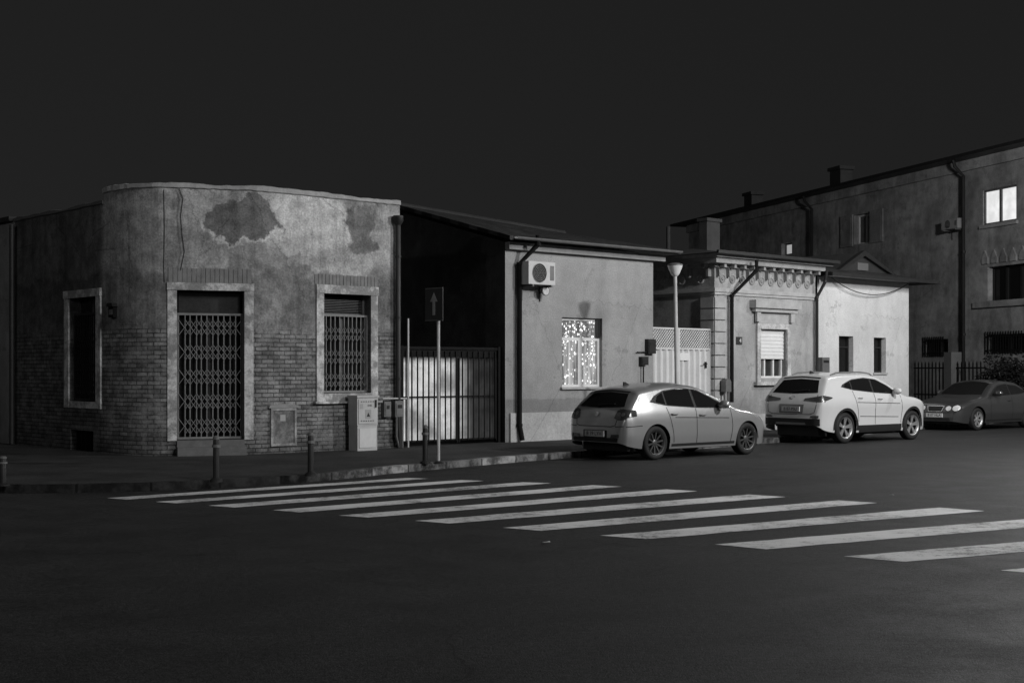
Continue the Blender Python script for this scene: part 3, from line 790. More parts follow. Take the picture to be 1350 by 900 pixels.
m = MB(W1.F); a, b, c, d = W1.rect(900, 912, 465, 475); m.box(a, b, .085, .098, c, d); m.build('name_plate', M['white_paint'], G2)
m = MB(W1.F)
for x in (x0, xd-.03, x1-.03): m.box(x, x+.06, .09, .18, .11, zl1)
for z in (zl0-.03, zl1-.04, .14): m.box(x0+.06, xd-.03, .095, .175, z, z+.04); m.box(xd+.03, x1-.03, .095, .175, z, z+.04)
m.build('frame', M['panel_white'], G2)
m = MB(W1.F); hh = zl1-.04-zl0-.01; n = int((x1-x0)/.09)
for k in range(-5, n+1):
    xa = x0+.05+k*.09
    for sgn in (0, 1):
        lo, hi = x0+.05, x1-.03
        t0 = max(0, (lo-xa)/hh); t1 = min(1, (hi-xa)/hh)
        if t1 <= t0: continue
        za, zb_ = zl0+.01+hh*t0, zl0+.01+hh*t1
        if sgn: za, zb_ = zl1-.04-hh*t0, zl1-.04-hh*t1
        m.tube([(xa+hh*t0, .13+.012*sgn, za), (xa+hh*t1, .13+.012*sgn, zb_)], .014, 4)
m.build('lattice', M['panel_white'], G2)

# ---------------------------------------------------------------- ornate house (third)
x0, x1 = W1.m(942), W1.m(1075); zc0 = W1.m(970, 381)[1]; zc1 = 4.42; zc2 = 4.66
H3 = W1.root('ornate_house', 'small ornate old house with bracketed cornice, quoins and pedimented window', 'house', (x0+x1)/2, 0, .11)
hw = W1.rect(1001, 1036, 434, 498)
m = MB(W1.F); m.wall(x0, x1, 0, zc1, [hw], .22); m.face([(x0,0,0),(x0,7,0),(x0,7,zc1),(x0,0,zc1)]); m.face([(x0,7,0),(x1,7,0),(x1,7,zc1),(x0,7,zc1)]); m.face([(x1,0,0),(x1,7,0),(x1,7,zc1),(x1,0,zc1)])
m.build('wall', M['ornate_render'], H3)
m = MB(W1.F)
m.box(x0-.07, x1, -.07, -.001, zc0-.10, zc0); m.box(x0-.07, x0-.001, -.001, 6.9, zc0-.10, zc0)
m.box(x0-.04, x1, -.04, -.001, zc0-.17, zc0-.1005); m.box(x0-.04, x0-.001, -.001, 6.9, zc0-.17, zc0-.1005)
m.box(x0-.09, x1, -.09, -.001, zc1-.08, zc1); m.box(x0-.09, x0-.001, -.001, 6.9, zc1-.08, zc1)
m.build('frieze_moulding', M['stone'], H3)
m = MB(W1.F); ov = .42
m.box(x0-ov, x1+.25, -ov, 7, zc2-.1, zc2); m.box(x0-ov*.8, x1, -ov*.8, 6.9, zc1+.001, zc2-.101)
m.build('cornice', M['stone_dark'], H3)
m = MB(W1.F); e = ov+.12
i = m.add([(x0-e,-e,zc2+.003),(x1+.3,-e,zc2+.003),(x1+.3,7,zc2+.003),(x0-e,7,zc2+.003),(x0+2,2.4,zc2+.42),(x1-.5,2.4,zc2+.42),(x1-.5,5,zc2+.42),(x0+2,5,zc2+.42)])
for q in ((0,1,5,4),(1,2,6,5),(2,3,7,6),(3,0,4,7),(4,5,6,7),(3,2,1,0)): m.f.append(tuple(i+k for k in q))
rf = m.build('roof', M['roof'], H3)
m = MB(W1.F); m.box(x0-e-.04, x1+.3, -e-.07, -e-.001, zc2-.03, zc2+.05); m.build('gutter', M['metal_dark'], H3)
M['chimney'] = gm('chimney', .055, .9, .35, 3, bump=.3)
Wk = W1.back(4.2); xa, zc_ = Wk.m(932, 287); xb, _ = Wk.m(949, 287)
m = MB(W1.F); m.box(xa, xb, 4.2, 4.5, zc2, zc_-.1); m.box(xa-.05, xb+.05, 4.15, 4.55, zc_-.0995, zc_); m.build('chimney', M['chimney'], rf)
n = 11
for k in range(n):
    x = x0+.1+(x1-x0-.3)*k/(n-1)
    m = MB(W1.F); m.prism([(x-.035, zc1-.32), (x+.035, zc1-.32), (x+.05, zc1-.1), (x+.05, zc1-.085), (x-.05, zc1-.085), (x-.05, zc1-.1)], -.11, -.001)
    m.box(x-.045, x+.045, -.28, -.1105, zc1-.10, zc1-.001); m.build('bracket', M['stone_dark'], H3)
    if k < n-1:
        xr = x + (x1-x0-.3)/(n-1)/2; zr_ = (zc0+zc1)/2-.06
        m = MB(W1.F); Mx = Matrix.Translation((xr, -.001, zr_)) @ Matrix.Rotation(R(90), 4, 'X')
        m.lathe([(.115, 0), (.115, .02), (.095, .03), (.08, .012), (.05, .012), (.035, .035), (.001, .04)], Mx, 14); m.build('rosette', M['stone_dark'], H3)
for k in range(6):
    y = .15+k*.62
    m = MB(W1.F); m.box(x0-.12, x0-.001, y-.04, y+.04, zc1-.32, zc1-.085); m.box(x0-.29, x0-.1205, y-.045, y+.045, zc1-.10, zc1-.001); m.build('bracket', M['stone_dark'], H3)
    m = MB(W1.F); Mx = Matrix.Translation((x0-.001, y+.31, (zc0+zc1)/2-.06)) @ Matrix.Rotation(R(-90), 4, 'Y')
    m.lathe([(.13, 0), (.13, .02), (.105, .03), (.09, .012), (.06, .012), (.04, .04), (.001, .045)], Mx, 14); m.build('rosette', M['stone'], H3)
m = MB(W1.F); z = .6
while z < zc0-.3:
    m.box(x0-.04, x0+.42, -.05, -.002, z, z+.265); m.box(x0-.0505, x0-.002, -.002, .42, z, z+.265); z += .30
m.box(x0-.06, x1, -.06, -.0025, 0, .55)
m.build('quoins', M['stone'], H3)
a, b, c, d = hw
wn = MB(W1.F).box(a, b, .19, .22, c, d).build('window', M['glass_dim'], H3)
m = MB(W1.F); t = .15
m.box(a-t, a, -.06, .2, c-.1, d); m.box(b, b+t, -.06, .2, c-.1, d); m.box(a-t, b+t, -.065, .2, d, d+.15); m.box(a-t-.1, b+t+.1, -.13, .02, c-.19, c-.101)
m.build('frame', M['trim_pale'], wn)
m = MB(W1.F); zb = W1.m(1018, 473)[1]; nsl = 16
for k in range(nsl): za = zb+(d-.01-zb)*k/nsl; m.box(a+.01, b-.01, .06+(.01 if k % 2 else 0), .10, za, za+(d-.01-zb)/nsl)
m.build('roller_shutter', M['white_paint'], wn)
m = MB(W1.F); m.box(a+.01, a+.07, .12, .185, c, zb); m.box(b-.07, b-.01, .12, .185, c, zb)
for q in (.33, .66): xm = a+(b-a)*q; m.box(xm-.03, xm+.03, .12, .185, c, zb)
m.box(a+.07, b-.07, .121, .184, c, c+.05); m.build('sash', M['white_paint'], wn)
zp0, zp1 = W1.m(1018, 412)[1], W1.m(1018, 397)[1]
m = MB(W1.F); m.box(a-.2, b+.2, -.04, -.002, d+.155, zp0-.002); m.box(a-.34, b+.34, -.15, -.002, zp0, zp0+.1); m.box(a-.42, b+.42, -.22, -.002, zp0+.1005, zp1)
for xx in (a-.24, b+.08): m.box(xx, xx+.16, -.12, -.041, zp0-.26, zp0-.001)
m.build('pediment', M['stone'], wn)
downpipe(W1, [(975, 344, -.55), (975, 358, -.55), (960, 390, -.12), (960, 530, -.12)], H3, .05)
downpipe(W1, [(1074, 358, -.4), (1074, 372, -.35), (1073, 392, -.1), (1073, 505, -.1)], H3, .045, 'metal_dark')
xq, zq = W1.m(974, 449)
NP = W1.root('house_number_plate', 'small dark house number plate on the ornate house beside its downpipe', 'number plate', xq, 0, zq-.1)
m = MB(W1.F); m.box(xq-.12, xq+.12, -.02, -.001, zq-.1, zq+.1); m.build('plate', M['sign_dark'], NP)
text('4', .17, W1.F @ Matrix.Translation((xq+.04, -.022, zq)) @ Matrix.Rotation(R(90), 4, 'X'), 'numeral', M['white_paint'], NP, .001)
xq, zq = W1.m(950, 508)
GB = W1.root('gas_meter', 'grey round topped gas meter box at the foot of the ornate house quoins', 'gas meter', xq, -.2, .115)
m = MB(W1.F); m.prism([(xq-.11, zq-.16), (xq+.11, zq-.16), (xq+.11, zq+.10), (xq+.06, zq+.17), (xq-.06, zq+.17), (xq-.11, zq+.10)], -.26, -.1); m.build('case', M['metal_grey'], GB)
for dx in (-.05, .06): MB(W1.F).tube([(xq+dx, -.18, .115), (xq+dx, -.18, zq-.16)], .025, 7).build('pipe', M['metal_grey'], GB)

# ---------------------------------------------------------------- pale house (fourth)
x0, x1 = W1.m(1077), W1.m(1198); ze = 4.30
H4 = W1.root('pale_house', 'plain pale house with two small dark windows and a dark overhanging roof', 'house', (x0+x1)/2, 0, .11)
ha = W1.rect(1106, 1125, 443, 492); hb = W1.rect(1152, 1168, 445, 491)
m = MB(W1.F); m.wall(x0+.02, x1, 0, ze, [ha, hb], .25); m.face([(x1,0,0),(x1,8,0),(x1,8,ze),(x1,0,ze)]); m.face([(x0,8,0),(x1,8,0),(x1,8,ze),(x0,8,ze)]); m.build('wall', M['plaster_pale'], H4)
for h in (ha, hb):
    a, b, c, d = h; wn = MB(W1.F).box(a, b, .2, .25, c, d).build('window', M['glass'], H4)
    m = MB(W1.F); m.box(a, a+.05, .15, .199, c, d); m.box(b-.05, b, .15, .199, c, d); m.box(a+.05, b-.05, .15, .199, d-.05, d); m.box(a+.05, b-.05, .15, .199, c, c+.05); m.box(a+.05, b-.05, .155, .198, (c+d)/2+.2, (c+d)/2+.24); m.build('frame', M['metal_dark'], wn)
    m = MB(W1.F); m.box(a-.04, b+.04, -.04, .12, c-.06, c-.001); m.build('sill', M['stone'], wn)
m = MB(W1.F); e = .5
i = m.add([(x0-.1,-e,ze+.1),(x1+.9,-e,ze+.1),(x1+.9,8,ze+.1),(x0-.1,8,ze+.1),(x0-.1,3,ze+.75),(x1-.8,3,ze+.75),(x1-.8,5,ze+.75),(x0-.1,5,ze+.75)])
for q in ((0,1,5,4),(1,2,6,5),(2,3,7,6),(3,0,4,7),(4,5,6,7),(3,2,1,0)): m.f.append(tuple(i+k for k in q))
rf = m.build('roof', M['tiles'], H4)
m = MB(W1.F); m.box(x0, x1+.9, -e-.02, 7.9, ze+.003, ze+.098); m.build('eaves', M['metal_dark'], H4)
Wd = W1.back(.9)
(ga, gz), (gb, _), (gp, gpz) = Wd.m(1102, 358), Wd.m(1178, 360), Wd.m(1136, 333)
m = MB(Wd.F); m.prism([(ga, gz), (gb, gz), (gp, gpz)], 0, 2.2); dm = m.build('dormer', M['roof'], H4)
m = MB(Wd.F); m.prism([(ga-.1, gz), (ga+.12, gz), (gp, gpz-.10), (gb-.12, gz), (gb+.1, gz), (gp, gpz+.06)], -.12, -.001); m.build('bargeboard', M['metal_dark'], dm)
m = MB(Wd.F); m.box(gp-.28, gp+.28, -.05, -.001, gz+.1, gz+.32); m.build('louvre', M['plaster_dark'], dm)
m = MB(W1.F); P = []
for k in range(13):
    t = k/12; px = 1090+t*102; py = 366+t*8+34*4*t*(1-t)*.55; P.append(W1p(px, py, -.15))
m.tube(P, .013, 5); m.build('cable', M['ink'], H4)
meter(1079, 1089, 471, 492, 'grey meter box low on the left end of the pale house', -.12, 0, M['metal_grey'])

# ---------------------------------------------------------------- tall house behind on the right
O5 = Vector((17.55, 46.8)); far = Vector((13.2, 60.3)); a5 = math.atan2((O5-far).y, (O5-far).x)
W5 = Wall(O5, a5)
xL, xR = W5.m(908), W5.m(1350)+9
zE = 9.35
H5 = W5.root('two_storey_house', 'tall dark two storey house behind on the right with one brightly lit upper window', 'house', W5.m(1250), 0, .0)
h1 = W5.rect(1296, 1340, 247, 294); h2 = W5.rect(1126, 1148, 282, 321); h3 = W5.rect(1302, 1360, 349, 398); h4 = W5.rect(1218, 1250, 447, 470); h5 = W5.rect(1300, 1352, 440, 466); h6 = W5.rect(1030, 1044, 320, 336)
m = MB(W5.F); m.wall(xL, xR, 0, zE, [h1, h2, h3, h4, h5, h6], .3)
m.face([(xL,0,0),(xL,10,0),(xL,10,zE),(xL,0,zE)]); m.face([(xR,0,0),(xR,10,0),(xR,10,zE),(xR,0,zE)]); m.build('wall', M['h5'], H5)
m = MB(W5.F); e = .7
i = m.add([(xL-.6,-e,zE+.1),(xR+.6,-e,zE+.1),(xR+.6,10.5,zE+.1),(xL-.6,10.5,zE+.1),(xL+3,5,zE+1.4),(xR-3,5,zE+1.4)])
for q in ((0,1,5,4),(1,2,5),(2,3,4,5),(3,0,4),(3,2,1,0)): m.f.append(tuple(i+k for k in q))
rf = m.build('roof', M['tiles'], H5)
m = MB(W5.F); m.box(xL-.6, xR+.6, -e-.1, 0.3, zE-.02, zE+.097); m.build('eaves', M['metal_dark'], H5)
m = MB(W5.F); m.box(xL, xR, -.14, -.001, zE-.4, zE-.0205); m.build('cornice', M['h5'], H5)
def pane(h, mat, fr='metal_grey', mull=1, lab=None, dp=.26):
    a, b, c, d = h; wn = MB(W5.F).box(a, b, dp, dp+.04, c, d).build('window', mat, H5, lab)
    m = MB(W5.F); t = .07; f0, f1 = dp-.05, dp-.001
    m.box(a, a+t, f0, f1, c, d); m.box(b-t, b, f0, f1, c, d); m.box(a+t, b-t, f0, f1, d-t, d); m.box(a+t, b-t, f0, f1, c, c+t)
    for k in range(mull): x = a+(b-a)*(k+1)/(mull+1); m.box(x-.06, x+.06, f0-.005, f1-.001, c+t, d-t)
    m.build('frame', M[fr], wn); return wn
wn = pane(h1, M['lit_pane'], 'metal_grey', 1, 'brightly lit upper window', .1)
m = MB(W5.F); a, b, c, d = h1; m.box(a-.1, b+.1, -.1, .04, c-.12, c-.002); m.build('sill', M['stone'], wn)
wn = pane(h2, M['sheet_grey'], 'white_paint', 1); a, b, c, d = h2
for q in ((a-.95, a-.03), (b+.03, b+.95)):
    m = MB(W5.F); m.box(q[0], q[1], -.08, -.02, c-.05, d+.05)
    for k in range(14): z = c+.05+k*(d-c-.1)/14; m.box(q[0]+.08, q[1]-.08, -.1, -.081, z, z+.05)
    m.build('shutter', M['plaster_mid'], wn)
pane(h3, M['glass'], 'metal_dark', 2); a, b, c, d = h3
for k in range(6):
    x = a-.1+k*(b-a+.2)/5
    m = MB(W5.F); m.prism([(x-.16, d+.12), (x+.16, d+.12), (x+.17, d+.3), (x, d+.6), (x-.17, d+.3)], -.06, -.001); m.build('ornament', M['h5'], H5)
for h in (h4, h5):
    wn = pane(h, M['glass'], 'metal_dark', 1); a, b, c, d = h; m = MB(W5.F)
    for k in range(int((b-a)/.14)): m.box(a+k*.14, a+k*.14+.025, -.06, -.03, c, d+.1)
    m.box(a, b, -.05, -.02, c+.1, c+.14); m.box(a, b, -.05, -.02, d-.1, d-.06); m.build('grille', M['metal_black'], wn)
pane(h6, M['lit_dim'], 'metal_grey', 0, 'small dimly lit window above the ornate house')
m = MB(W5.F); zs = W5.m(1320, 404)[1]; m.box(W5.m(1285), xR, -.1, -.001, zs, zs+.22); m.build('string_course', M['h5'], H5)
for px in (1277, 1076):
    x = W5.m(px); m = MB(W5.F); m.tube([(x-.15, -.55, zE), (x-.12, -.5, zE-.25), (x, -.22, zE-.6), (x, -.22, .1)], .06, 8)
    for z in (3.0, 6.0): m.lathe([(.08, -.04), (.08, .04)], Matrix.Translation((x, -.22, z)), 8)
    m.build('downpipe', M['metal_dark'], H5)
Wq = W5.back(1.2)
for pa, pb, pyt in ((1094, 1108, 222), (981, 991, 255)):
    (xa, zt_), (xb, _) = Wq.m(pa, pyt), Wq.m(pb, pyt)
    m = MB(Wq.F); m.box(xa, xb, 0, .6, zE+.1, zt_-.15); m.box(xa-.08, xb+.08, -.08, .68, zt_-.1495, zt_); m.build('chimney', M['roof'], rf)
ac_unit(W5, 1241, 1262, 289, 302, 'pale air conditioner unit high on the tall house left of its lit window', None, .3, 'ac_dim')
Wf = W5.back(-3.2)
xa, xb = Wf.m(1205), Wf.m(1300); zf = Wf.m(1250, 476)[1]
FN = Wf.root('picket_fence', 'dark metal picket fence in front of the tall house behind the parked cars', 'fence', (xa+xb)/2, 0, .115)
m = MB(Wf.F); m.box(xa, xb, -.1, .12, .1, .65); m.build('base_wall', M['plaster_dark'], FN)
for z in (.85, zf-.25): MB(Wf.F).box(xa, xb, -.02, .02, z, z+.05).build('rail', M['metal_black'], FN)
n = int((xb-xa)/.2)
for k in range(n): x = xa+.1+k*.2; MB(Wf.F).prism([(x-.03, .66), (x+.03, .66), (x+.03, zf-.08), (x, zf), (x-.03, zf-.08)], -.035, -.021).build('picket', M['metal_black'], FN)
MB(Wf.F).box(Wf.m(1256)-.2, Wf.m(1256)+.2, -.2, .2, .115, zf+.3).build('post', M['plaster_dark'], FN)

def shrub(px, Y, z0, rx, rz, label):
    x = (px-675)/FP*Y; o = root('shrub', label, 'shrub', (x, Y, .115)); m = MB(); 
    for k in range(2200):
        th = random.uniform(0, 2*math.pi); ph = math.acos(random.uniform(-1, 1)); rr = random.random()**.4
        lump = 1+.25*math.sin(3*th+1)+.2*math.sin(5*ph+th*2)
        p = Vector((math.cos(th)*math.sin(ph)*rx*rr*lump, math.sin(th)*math.sin(ph)*rx*.7*rr*lump, z0+math.cos(ph)*rz*rr*lump)) + Vector((x, Y, 0))
        a = Vector([random.gauss(0, 1) for _ in range(3)]).normalized(); b = a.orthogonal().normalized(); l = random.uniform(.04, .10)
        m.face([p-a*l, p+b*l*.5, p+a*l, p-b*l*.5])
    m.build('foliage', M['leaf'], o, recalc=False)
    for k in range(5):
        t = random.uniform(0, 6.28); m = MB(); m.tube([(x, Y, .11), (x+math.cos(t)*.2, Y+math.sin(t)*.2, z0*.6), (x+math.cos(t)*.6, Y+math.sin(t)*.5, z0+.3)], [.05, .035, .015], 6); m.build('stem', M['plaster_dark'], o)
M['leaf'] = gm('leaf', .014, .9, .5, 4, spec=.05)
shrub(1332, 43.5, 1.5, 1.0, .65, 'dark leafy shrub at the right edge behind the parked saloon')

Wn_dir = (Fp - E).normalized(); an = math.atan2(-Wn_dir.y, -Wn_dir.x)
Wn = Wall(Fp + Wn_dir*.04, an)
NH = Wn.root('neighbour_house', 'plain dark plastered house cut off by the left edge of the photo', 'house', -2, 0, .11)
m = MB(Wn.F); m.wall(-14, 0, 0, 4.9, []); m.face([(0,0,0),(0,6,0),(0,6,4.9),(0,0,4.9)]); m.face([(-14,0,0),(-14,6,0),(-14,6,4.9),(-14,0,4.9)]); m.build('wall', M['plaster_mid'], NH)
m = MB(Wn.F); m.box(-14.1, -.01, -.12, 6, 4.903, 5.0); m.build('roof', M['roof'], NH)

# ---------------------------------------------------------------- street furniture
bl = root('bollard', 'steel bollard standing on the pavement in front of the barred door', 'bollard', (0, 0, 0), 0, 'steel bollards along the kerb')
m = MB(); m.lathe([(.045, 0), (.045, .58), (.04, .6)], Matrix.Identity(4), 16); m.build('post', M['metal_dark'], bl, smooth=True)
m = MB(); m.lathe([(.001, .66), (.03, .655), (.048, .63), (.048, .605), (.03, .6)], Matrix.Identity(4), 16); m.build('cap', M['metal_grey'], bl, smooth=True)
m = MB(); m.lathe([(.06, .49), (.06, .53)], Matrix.Identity(4), 16); m.build('ring', M['metal_grey'], bl)
m = MB(); m.lathe([(.09, 0), (.09, .03), (.06, .06)], Matrix.Identity(4), 16); m.build('foot', M['metal_dark'], bl)
bl.location = ground(285, 635, .115)
for px, py, lab, sz in ((409.5, 627, 'steel bollard standing in front of the meter hatch on the corner building', 1), (560.5, 611, 'steel bollard beside the one way sign post', 1), (4, 640, 'short steel bollard at the left edge of the photo', .62)):
    c_ = dup(bl, ground(px, py, .115), R(random.uniform(-20, 20)), lab); c_.scale = (1, 1, sz)

g = ground(578, 611, .115); SA = TH-R(90)+R(6)
SG = root('one_way_sign', 'one way arrow sign on a thin pale pole by the kerb', 'road sign', g, SA)
F = RM[SG.name]
MB(F).tube([(0,0,0),(0,0,2.98)], .028, 10).build('pole', M['zinc'], SG, smooth=True)
m = MB(F); z0, z1 = 2.42, 2.99; m.box(-.27, .15, -.05, -.035, z0, z1); m.build('panel', M['sign_dark'], SG)
m = MB(F); cx = -.06; m.prism([(cx-.03, z0+.1), (cx+.03, z0+.1), (cx+.03, z0+.33), (cx+.09, z0+.33), (cx, z0+.48), (cx-.09, z0+.33), (cx-.03, z0+.33)], -.054, -.0505); m.build('arrow', M['arrow_paint'], SG)
for z in (z1-.02, z0+.008):
    m = MB(F); m.box(-.27, .15, -.053, -.0505, z, z+.012); m.build('border', M['metal_grey'], SG)
for z in (z0+.1, z1-.14):
    m = MB(F); m.box(-.04, .04, -.034, .035, z, z+.04); m.build('clamp', M['metal_grey'], SG)
m = MB(F); m.lathe([(.09, 0), (.09, .02), (.04, .05)], Matrix.Identity(4), 12); m.build('foot', M['metal_dark'], SG)

a = (893.5-675)/FP; tt = 19.9; Y = tt/(math.cos(TH)-math.sin(TH)*a); lx = a*Y
LP = root('street_lamp', 'pale park style street lamp with flared head, unlit, behind the silver hatchback', 'street lamp', (lx, Y, .115))
F = Matrix.Translation((lx, Y, .115)) @ Matrix.Rotation(R(-.9), 4, 'Y')
zl = CH+(HZ-364)/FP*Y-.115
m = MB(F); m.tube([(0,0,0),(0,0,.9),(0,0,.95),(0,0,zl)], [.08,.08,.05,.04], 14); m.build('pole', M['lamp_paint'], LP, smooth=True)
m = MB(F); m.lathe([(.05, zl), (.075, zl+.02), (.10, zl+.06), (.16, zl+.20), (.17, zl+.23)], Matrix.Identity(4), 20); m.build('shade', M['white_paint'], LP, smooth=True)
m = MB(F); m.lathe([(.175, zl+.231), (.175, zl+.255), (.10, zl+.29), (.001, zl+.30)], Matrix.Identity(4), 20); m.build('cap', M['metal_grey'], LP, smooth=True)
m = MB(F); m.lathe([(.14, 0), (.14, .03), (.1, .06)], Matrix.Identity(4), 16); m.build('foot', M['metal_grey'], LP)

for px, py, s_, lab in ((720, 717, .05, 'crumpled white paper scrap lying on the asphalt below the crosswalk'), (1175, 653, .035, 'tiny pale scrap lying near the far end of the crosswalk')):
    g = ground(px, py, .0); m = MB(Matrix.Translation(g)); ns_ = 7; ring = []
    hub = m.add([(0, 0, s_*.5)])
    for k in range(ns_):
        t = 2*math.pi*k/ns_; ring.append(m.add([(math.cos(t)*s_*random.uniform(.6, 1.3), math.sin(t)*s_*random.uniform(.5, 1.1), random.uniform(.004, s_*.6))]))
    for k in range(ns_): m.f.append((hub, ring[k], ring[(k+1) % ns_]))
    o = m.build('paper_scrap', M['white_paint']); tag(o, lab, 'litter')

# ---------------------------------------------------------------- cars
def pchip(pts):
    xs = [p[0] for p in pts]; ys = [p[1] for p in pts]; n = len(xs)
    h = [xs[i+1]-xs[i] for i in range(n-1)]; d = [(ys[i+1]-ys[i])/h[i] for i in range(n-1)]; mm = [d[0]]
    for i in range(1, n-1):
        if d[i-1]*d[i] <= 0: mm.append(0)
        else: w1 = 2*h[i]+h[i-1]; w2 = h[i]+2*h[i-1]; mm.append((w1+w2)/(w1/d[i-1]+w2/d[i]))
    mm.append(d[-1])
    def f(x):
        if x <= xs[0]: return ys[0]
        if x >= xs[-1]: return ys[-1]
        for i in range(n-1):
            if x <= xs[i+1]: break
        t = (x-xs[i])/h[i]
        return (2*t**3-3*t*t+1)*ys[i]+(t**3-2*t*t+t)*h[i]*mm[i]+(-2*t**3+3*t*t)*ys[i+1]+(t**3-t*t)*h[i]*mm[i+1]
    return f
def resample(pts, n):
    P = [Vector(p) for p in pts]; c = [0]
    for a, b in zip(P, P[1:]): c.append(c[-1]+(b-a).length)
    out = []
    for k in range(n+1):
        s = c[-1]*k/n
        for i in range(len(P)-1):
            if s <= c[i+1]+1e-9: break
        out.append(P[i].lerp(P[i+1], (s-c[i])/max(1e-9, c[i+1]-c[i])))
    return out
def ell(cx, cz, rx, rz, n=10):
    return ([(cx-rx*math.cos(math.pi*k/n), cz-rz*math.sin(math.pi*k/n)) for k in range(n+1)], [(cx-rx*math.cos(math.pi*k/n), cz+rz*math.sin(math.pi*k/n)) for k in range(n+1)])

class Car:
    def __init__(s, sp):
        s.sp = sp; xr = sp['xr']; L = sp['L']; r = sp['r']; Ra = sp['Ra']
        ZTf, PWf, Gf = pchip(sp['top']), pchip(sp['plan']), pchip(sp['g'])
        ZBf = pchip(sp['bot'])
        xs = set([L*k/46 for k in range(47)] + [x for x, _ in sp['top']] + [.01, .02, .05, .07, L-.01, L-.03, L-.06])
        for xc in (xr, xr+sp['wb']):
            xs = {x for x in xs if abs(x-xc) > Ra+.004 or False}
            for k in range(25): xs.add(xc - Ra*math.cos(math.pi*k/24))
            xs.add(xc-Ra-.003); xs.add(xc+Ra+.003)
        xs = sorted(xs); m = MB(); rings = []
        for x in xs:
            zb = ZBf(x)
            for xc in (xr, xr+sp['wb']):
                if abs(x-xc) <= Ra: zb = max(zb, r + math.sqrt(max(0, Ra*Ra-(x-xc)**2)))
            zt, p = ZTf(x), PWf(x); c = sp.get('crown', .035)
            rc = min(sp.get('rc', .08), max(.02, (zt-zb)*.3)); zs = zt-c-rc
            if zs < zb+.03: zs = zb+.03
            pts = []
            for k in range(17):
                z = zb+(zs-zb)*k/16; pts.append((p*Gf(z), z))
            ys = pts[-1][0]; r2 = min(sp.get('rw', .10), ys*.3); ztop = zt-c
            for k in range(1, 6):
                t = math.pi/2*k/5; pts.append((ys-r2*(1-math.cos(t)), zs+(ztop-zs)*math.sin(t)))
            ye = pts[-1][0]
            for k in range(1, 9):
                y = ye*(1-k/8); pts.append((y, zt-c*(y/ye)**2))
            ring = [(x-xr, -y, z) for y, z in pts] + [(x-xr, y, z) for y, z in reversed(pts[:-1])]
            rings.append(m.add(ring)); n = len(ring)
        for a, b in zip(rings, rings[1:]):
            for j in range(n-1): m.f.append((a+j, b+j, b+j+1, a+j+1))
        m.f.append(tuple(rings[0]+j for j in range(n))); m.f.append(tuple(rings[-1]+j for j in reversed(range(n))))
        s.shell = m; s.bvh = BVHTree.FromPolygons([tuple(v) for v in m.v], m.f)
    def cast(s, mode, a, b, off):
        xr = s.sp['xr']
        if mode == 'R': o, d = Vector((a-xr, -3, b)), Vector((0, 1, 0))
        elif mode == 'L': o, d = Vector((a-xr, 3, b)), Vector((0, -1, 0))
        elif mode == 'B': o, d = Vector((-4, a, b)), Vector((1, 0, 0))
        elif mode == 'F': o, d = Vector((9, a, b)), Vector((-1, 0, 0))
        else: o, d = Vector((a-xr, b, 4)), Vector((0, 0, -1))
        h = s.bvh.ray_cast(o, d)
        if h[0] is None: return None
        nn = h[1]
        if nn.dot(d) > 0: nn = -nn
        nn = (nn*.5 - d*.8).normalized()
        return h[0] + nn*off
    def patch(s, m, mode, bot, topp, off, nx=16, nz=8):
        B, T_ = resample(bot, nx), resample(topp, nx); grid = []
        for k in range(nz+1):
            row = []
            for i in range(nx+1):
                q = B[i].lerp(T_[i], k/nz); h = s.cast(mode, q.x, q.y, off); row.append(None if h is None else m.add([h]))
            grid.append(row)
        for k in range(nz):
            for i in range(nx):
                q = (grid[k][i], grid[k][i+1], grid[k+1][i+1], grid[k+1][i])
                if None not in q: m.f.append(q)
        return m
    def strip(s, m, mode, pts, w, off, n=16):
        P = resample(pts, n); A = []; Bq = []
        for i, p in enumerate(P):
            d = (P[min(i+1, n)]-P[max(i-1, 0)]).normalized(); q = Vector((-d.y, d.x))*w/2; A.append(p-q); Bq.append(p+q)
        return s.patch(m, mode, [tuple(p) for p in A], [tuple(p) for p in Bq], off, n, 1)

